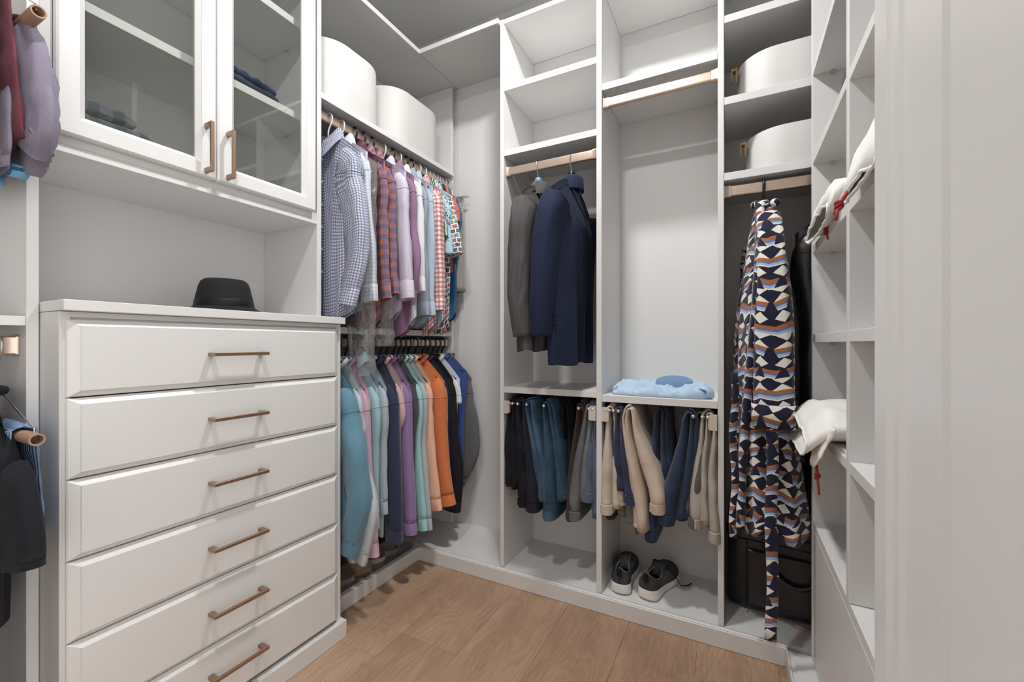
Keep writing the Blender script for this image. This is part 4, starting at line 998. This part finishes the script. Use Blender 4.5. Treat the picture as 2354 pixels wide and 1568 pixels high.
# ================================================================ clip hangers with stone trousers at the end of the upper rod
for i, (y, dx, nm_) in enumerate(((.258, 0, 'front'), (.271, .012, 'middle'), (.284, .022, 'rear'))):
    t = thing('trousers', f'stone twill trousers on a clear clip hanger, {nm_} one of the three', 'trousers', (UX+dx, y, UZ), 0, 'trousers on clip hangers')
    for leg, yy in enumerate((-.003, .0035)):
        rings = []
        for k in range(17):
            u = k/16; w = .094+.012*u-.003*leg; z = -.118-.47*u
            rings.append([(w*math.copysign(abs(math.cos(a))**.6, math.cos(a))+.003*nz(u*6, leg+i, 2), yy+.0042*math.sin(a)*(1+.6*nz(math.cos(a)*3, u*4, i+leg)), z) for a in (2*PI*j/22 for j in range(22))])
        o = MB().loft(rings, True, True, True).build('leg', M_stone, t, True)
        cuff_mesh(rings[-1], rings[-2], .012, 1.02).build('hem', cloth('brown_hem', (120, 104, 86)), t, 40)
    h = thing('hanger', f'clear clip hanger holding the {nm_} stone trousers', 'hanger', (UX+dx, y, UZ), 0, UH)
    MB().tube(hook('clear')[:-1]+[(0, 0, -.085)], .003, 8).build('hook', CLEARP, h, True)
    MB().tube([(-.13, 0, -.090), (.13, 0, -.090)], .0048, 10).tube([(-.125, 0, -.090), (0, 0, -.078), (.125, 0, -.090)], .003, 8).build('bar', CLEARP, h, True)
    for x in (-.075, .082):
        c = MB().box(x-.011, x+.011, -.0075, -.0055, -.135, -.086, .0008).box(x-.011, x+.011, .0065, .0085, -.135, -.086, .0008).box(x-.006, x+.006, -.008, .009, -.101, -.094)
        c.build('clip', CLEARP, h); MB().tube([(x-.007, -.0085, -.108), (x+.007, -.0085, -.108)], .003, 8).build('clip_spring', CHROME, h, True)

# ================================================================ dry-cleaning film
def film(label, loc, rz, sw, L, th, seed, amp, neck, zb):
    t = thing('garment_bag', label, 'garment bag', loc, rz, 'plastic garment bags')
    m = body_mesh(sw, L, th, seed, neck, .09, .012, .0, .0, 30, 46, .0, .22)
    out = []
    for x, y, z in m.v:
        k = sm(zb, zb-.25, z); q = amp*(.35+k)
        n1, n2 = nz(x*11+seed, y*14, z*7), nz(x*30, y*30+seed, z*24)
        pin = 1-.55*sm(zb-.08, zb-.22, z)
        out.append((x*pin+(n1+.6*n2)*q+.10*(1-pin), y+(nz(x*12, z*9, seed+4)+.6*n2)*q, z+.018*n1*k))
    m.v = out; settle(m, 1.097-UZ, seed, .03); m.build('film', POLY, t, True)
film('clear dry-cleaning film hanging in a tail beside the checked shirts', (UX+.03, -.385, UZ), -.2, .170, .99, .040, 3, .014, -.10, -.74)
film('clear dry-cleaning film bunched below the flannel and plum shirts', (UX, -.255, UZ), -.2, .168, .87, .050, 9, .016, -.12, -.62)
film('clear film cover over the red gingham shirt shoulder', (UX, .055, UZ), -.2, .172, .42, .024, 14, .007, -.10, -.5)

# ================================================================ clear box with shoes on the corner deck
t = thing('clear_box', 'long clear plastic box of shoes on the deck under the sweatshirts', 'storage box', (-.155, -.27, .0607))
def rc(x0, x1, y0, y1, z, r=.02):
    o = []
    for cx_, cy_, a0 in ((x1-r, y1-r, 0), (x0+r, y1-r, 90), (x0+r, y0+r, 180), (x1-r, y0+r, 270)):
        for k in range(6): a = math.radians(a0+k*18); o.append((cx_+r*math.cos(a), cy_+r*math.sin(a), z))
    return o
MB().loft([rc(-.140, .140, -.255, .255, .001), rc(-.145, .145, -.262, .262, .105)], True, True, False).build('shell', ACRYL, t, 40)
MB().loft([rc(-.148, .148, -.265, .265, .105), rc(-.148, .148, -.265, .265, .113), rc(-.143, .143, -.260, .260, .114)], True, False, True).build('lid', ACRYL, t, 40)
DK = (cloth('dark_brown_suede', (62, 52, 50)), plain('grey_sole', (130, 126, 120), .7)); DN = (cloth('dark_navy_canvas', (40, 44, 66)), plain('white_sole', (186, 186, 184), .6)); TN = (cloth('tan_suede', (168, 134, 110)), plain('tan_sole', (150, 118, 92), .7))
for (x, y, rz, ms, nm_) in ((-.08, -.42, -1.45, DK, 'dark brown shoe at the dresser end of the clear box'), (-.08, -.32, -1.5, TN, 'tan slipper in the middle of the clear box'), (-.09, -.22, -1.52, DN, 'navy shoe inside the clear box, left of the last one'), (-.09, -.12, -1.6, DK, 'dark brown shoe at the corner end of the clear box')):
    sneaker(nm_, (x-.205, y-.0, .064), rz, ms, False, 'shoes in the clear box', cat='shoe')

# ================================================================ white drawstring bags in the shoe cells
LINEN = cloth('white_cotton_bag', (236, 234, 229), .9, 500, .2)
def dust_bag(label, mouth_x, back_x, yc, w, z, hgt, droop, seed, cord, skew=0, gape=.5, flap=None):
    t = thing('dust_bag', label, 'bag', ((mouth_x+back_x)/2, yc, z), 0, 'white drawstring bags'); ox, oy, oz = (mouth_x+back_x)/2, yc, z
    rings = []; n = 40; K = 26
    for i in range(K+1):
        u = i/K; x = back_x+(mouth_x-back_x)*u; over = sm(1.549, mouth_x-.005, x) if mouth_x < 1.549 else 0
        h = hgt*(.35+.65*sm(0, .5, u))*(1-(.35 if gape > 1 else .82 if gape < .45 else .55)*over)+(gape*.02*over if gape > 1 else 0)
        ww = w*(.92+.08*u)*(1-.25*over*(1-gape)); ring = []
        for k in range(n):
            a = 2*PI*k/n; c, s_ = math.cos(a), math.sin(a)
            y = math.copysign(abs(c)**.8, c)*ww/2+skew*over
            zz = h/2+math.copysign(abs(s_)**.9, s_)*h/2
            f = .012*sm(0, .3, u)*(nz(y*14+seed, x*14, s_)+.6*nz(y*34, x*22+seed, s_*2))*(.4+.6*(s_ > -.3))
            zz = zz+f*(1 if zz > .004 else 0); zz = max(.0008, zz) if over < .05 else zz-droop*over**1.3
            ring.append((x-ox+.004*nz(y*30, seed, c*3)*over, y+.003*nz(zz*40, x*20, seed), zz))
        rings.append(ring)
    MB().loft(rings, True, True, False).build('bag_body', LINEN, t, True, thick=.0018)
    e = MB(); R = rings[-1]; e.tube([Vector(p) for p in R]+[Vector(R[0])], .0028, 6, False); e.build('mouth_hem', LINEN, t, True)
    if flap:
        g = []
        for i in range(13):
            u = i/12; row = []
            for j in range(13):
                v = -1+j/6; half = flap['w']/2*(1-.82*u**1.3)
                row.append((flap['x']-ox-.03*u+.010*nz(v*3, u*4, seed), flap['y']-oy+v*half+.008*nz(u*5, v*4, 1), flap['z']-oz-flap['l']*u+.006*nz(v*6, u*6, 8)))
            g.append(row)
        MB().loft(g, False).build('flap', LINEN, t, True, thick=.002)
    # cord: doubled loop, knot, two ends
    a = Vector(cord[0])-Vector((ox, oy, oz)); b = Vector(cord[1])-Vector((ox, oy, oz)); c = Vector(cord[2])-Vector((ox, oy, oz)); d = Vector((0, .007, 0)); r = .0024
    m = MB()
    m.tube([a+d*.6, a.lerp(b, .5)+d*1.3, b+d*.3], r, 8); m.tube([a-d*.6, a.lerp(b, .5)-d*1.1, b-d*.3], r, 8)
    for q in range(3):
        pts = []
        for k in range(13):
            an = 2*PI*k/12; pts.append(b+Vector((.0044*math.cos(an+q), .0056*math.sin(an+q)*(1 if q else .8), .0036*math.cos(an*1+q*2)+(q-1)*.004)))
        m.tube(pts, r*1.05, 8, False)
    m.tube([b, b.lerp(c, .5)+d*.5, c+d*.8], r, 8); m.tube([b, b.lerp(c, .5)-d*.5+Vector((0, 0, -.004)), c-d*.9+Vector((0, 0, -.012))], r, 8)
    m.build('drawstring', RED, t, True, label='red knotted drawstring')
dust_bag('white drawstring bag flopping out of the cell beside the robe', 1.492, 1.84, -.215, .34, .785, .085, .045, 3, [(1.520, -.32, .728), (1.522, -.32, .700), (1.524, -.322, .668)], .03, 1.2, dict(x=1.540, y=-.325, z=.838, w=.22, l=.112))
dust_bag('white drawstring bag lying in the cell above, level with the robe top', 1.528, 1.84, -.255, .36, 1.330, .095, .020, 8, [(1.552, -.27, 1.335), (1.548, -.27, 1.318), (1.550, -.27, 1.308)], 0, .5)
dust_bag('white drawstring bag in the nearer column with its red knot hanging forward', 1.512, 1.84, -.735, .30, 1.330, .075, .055, 12, [(1.503, -.735, 1.280), (1.493, -.735, 1.258), (1.487, -.74, 1.246)], 0, .4)

# ================================================================ near section at the left edge
def tube_hanger(label, y, z_rod, z_tube, x1, x0=-.24, wire=True):
    t = thing('hanger', label, 'hanger', (-.05, y, z_rod), 0, 'tube hangers')
    MB().tube(hook('wire'), .0014, 8).build('hook', CHROME, t, True)
    dz = z_tube-z_rod
    MB().tube([(x0+.05+.012, 0, dz+.006), (x0+.05+.016, 0, dz+.02), (0, 0, -.094), (x1+.05-.016, 0, dz+.02), (x1+.05-.012, 0, dz+.006)], .0014, 8).build('wire_arm', CHROME, t, True)
    n = 18; R = lambda x, r: [(x+.05, r*math.cos(2*PI*k/n), dz+r*math.sin(2*PI*k/n)) for k in range(n)]
    MB().loft([R(x0, .009), R(x0, .0118), R(x1, .0118), R(x1, .0088), R(x1-.03, .0088)], True, True, True).build('paper_tube', plain('kraft_tube', (166, 134, 114), .75), t, 40)
    return t
def drape(name, label, cat, m, y, zt, x0, x1, zb, seed, th=.016, hemc=None, flare=.03, rib=None):
    """a knit folded over a tube: a front fall and a back fall, the folded edge towards the room"""
    t = thing(name, label, cat, (0, y, zt), 0)
    rings = []; n = 40; L = zt-zb
    prof = []
    for s in (-1, 1):
        for k in range(15): prof.append((s, k/14))
    path = [(-1, 1-k/20) for k in range(21)]+[(0, 0)]+[(1, k/20) for k in range(21)]
    for s, u in path:
        zc = -L*u*(1 if s < 0 else .93) + (.020 if s == 0 else .012*(1-sm(0, .1, u))); yc = s*(.017+.012*u); w = (x1-x0)/2+flare*u; xc = (x0+x1)/2+flare*.6*u
        ring = []
        for k in range(24):
            a = 2*PI*k/24; c, q = math.cos(a), math.sin(a)
            f = .007*(nz(c*3+seed, u*5, s)+.6*nz(c*7, u*3, s+seed))*sm(0, .2, u)
            ex = math.copysign(abs(c)**.5, c)*w; N = q*(th*.55+f)
            ring.append((xc+ex+f, yc+(N if s != 0 else 0), zc+(N if s == 0 else 0)*1.0+(0 if s else 0)))
        rings.append(ring)
    MB().loft(rings, True, True, True).build('body', m, t, True)
    cuff_mesh(rings[0], rings[1], .03, 1.0).build('hem_band', hemc or m, t, 50)
    return t
FL_ = cloth('lavender_fleece', (120, 113, 132), .95, 380, .7, .35, .08); MA_ = cloth('maroon_fleece', (104, 52, 64), .95, 380, .7, .3, .05)
tube_hanger('wire and paper tube hanger under the lavender sweater', -1.308, 1.893, 1.662, .163)
t = drape('sweater', 'lavender fleece sweater folded over a paper tube hanger', 'sweater', FL_, -1.308, 1.662, -.20, .085, 1.385, 3)
mb, R = sleeve_mesh([(.085, .0, -.014), (.118, .004, -.075), (.132, .006, -.16), (.140, .006, -.222), (.115, .004, -.255)], (.030, .042, .038), (.014, .017, .015), .2, 5, .008)
mb.build('sleeve', FL_, t, True)
mb, R = sleeve_mesh([(.14, .012, -.215), (.105, .014, -.245), (.075, .014, -.285)], (.03, .026, .02), (.02, .02, .016), 0, 15, .004); mb.build('sleeve', FL_, t, True)
tube_hanger('wire and paper tube hanger under the maroon sweater', -1.352, 1.893, 1.70, .10)
t = drape('sweater', 'maroon fleece sweater at the top left edge of the picture', 'sweater', MA_, -1.352, 1.70, -.20, .115, 1.40, 9, .018, None, .02)
tube_hanger('wire and paper tube hanger under the blue ribbed knit', -1.311, 1.026, .848, .167)
def ribknit():
    m, tt, b = new_mat('blue_rib_knit'); uvv, u, v = tt.uv()
    s = tt.math('SINE', tt.math('MULTIPLY', tt.node('ShaderNodeSeparateXYZ').outputs[0], 900))
    x = [n for n in tt.n if n.type == 'SEPXYZ'][-1]; tt.l.new(tt.coord(), x.inputs[0])
    b.inputs['Base Color'].default_value = (*lin((106, 132, 172)), 1); b.inputs['Roughness'].default_value = .95
    tt.l.new(tt.mix(tt.math('MULTIPLY_ADD', s, .25, .25), lin((140, 164, 200)), lin((98, 122, 160))), b.inputs['Base Color'])
    tt.l.new(tt.bump(s, .6, .003), b.inputs['Normal']); return m
drape('sweater', 'blue ribbed knit folded over a paper tube hanger beside the dresser', 'sweater', ribknit(), -1.311, .848, -.15, .100, .62, 17, .014, None, .0)
M_tee = cloth('faded_black_jersey', (28, 30, 36), .92)
garment('t_shirt', 'black short-sleeved T-shirt on the lower left rod', 'top', (-.05, -1.338, 1.026), 0, M_tee, 91, sw=.165, L=.55, th=.02, kind='crew', sl=.215, aw=(.066, .078, .080), bw=(.024, .024, .022), out=(.02, .105, .135, .155), cuff=.022, wr=.004, hk='wire', hlabel='thin wire hanger holding the black T-shirt', hgroup='tube hangers', drop=.085)
garment('t_shirt', 'black long shirt hanging behind the T-shirt at the left edge', 'top', (-.055, -1.385, 1.026), 0, cloth('black_jersey', (24, 25, 28), .92), 92, sw=.185, L=.96, th=.03, kind='crew', sl=.30, out=(0, .02, .01, .0), cuff=0, hk='wire', hlabel='thin wire hanger holding the long black shirt', hgroup='tube hangers', drop=.09)
t = thing('ribbon_loop', 'light blue strap loop peeping out below the lavender sweater', 'strap', (.05, -1.312, 1.385), 0)
BL = plain('light_blue_webbing', (112, 178, 216), .6)
MB().loft([[(.022+.018*math.cos(a), .0+dy, -.012+.012*math.sin(a)) for dy in (-.012, .012)] for a in [PI*.1+1.8*PI*k/20 for k in range(21)]], False).build('strap', BL, t, True, thick=.002)
MB().loft([[(-.058+.034*math.cos(a), -.02+dy, -.036+.026*math.sin(a)) for dy in (-.014, .014)] for a in [PI*k/16 for k in range(17)]], False).build('strap', BL, t, True, thick=.002)
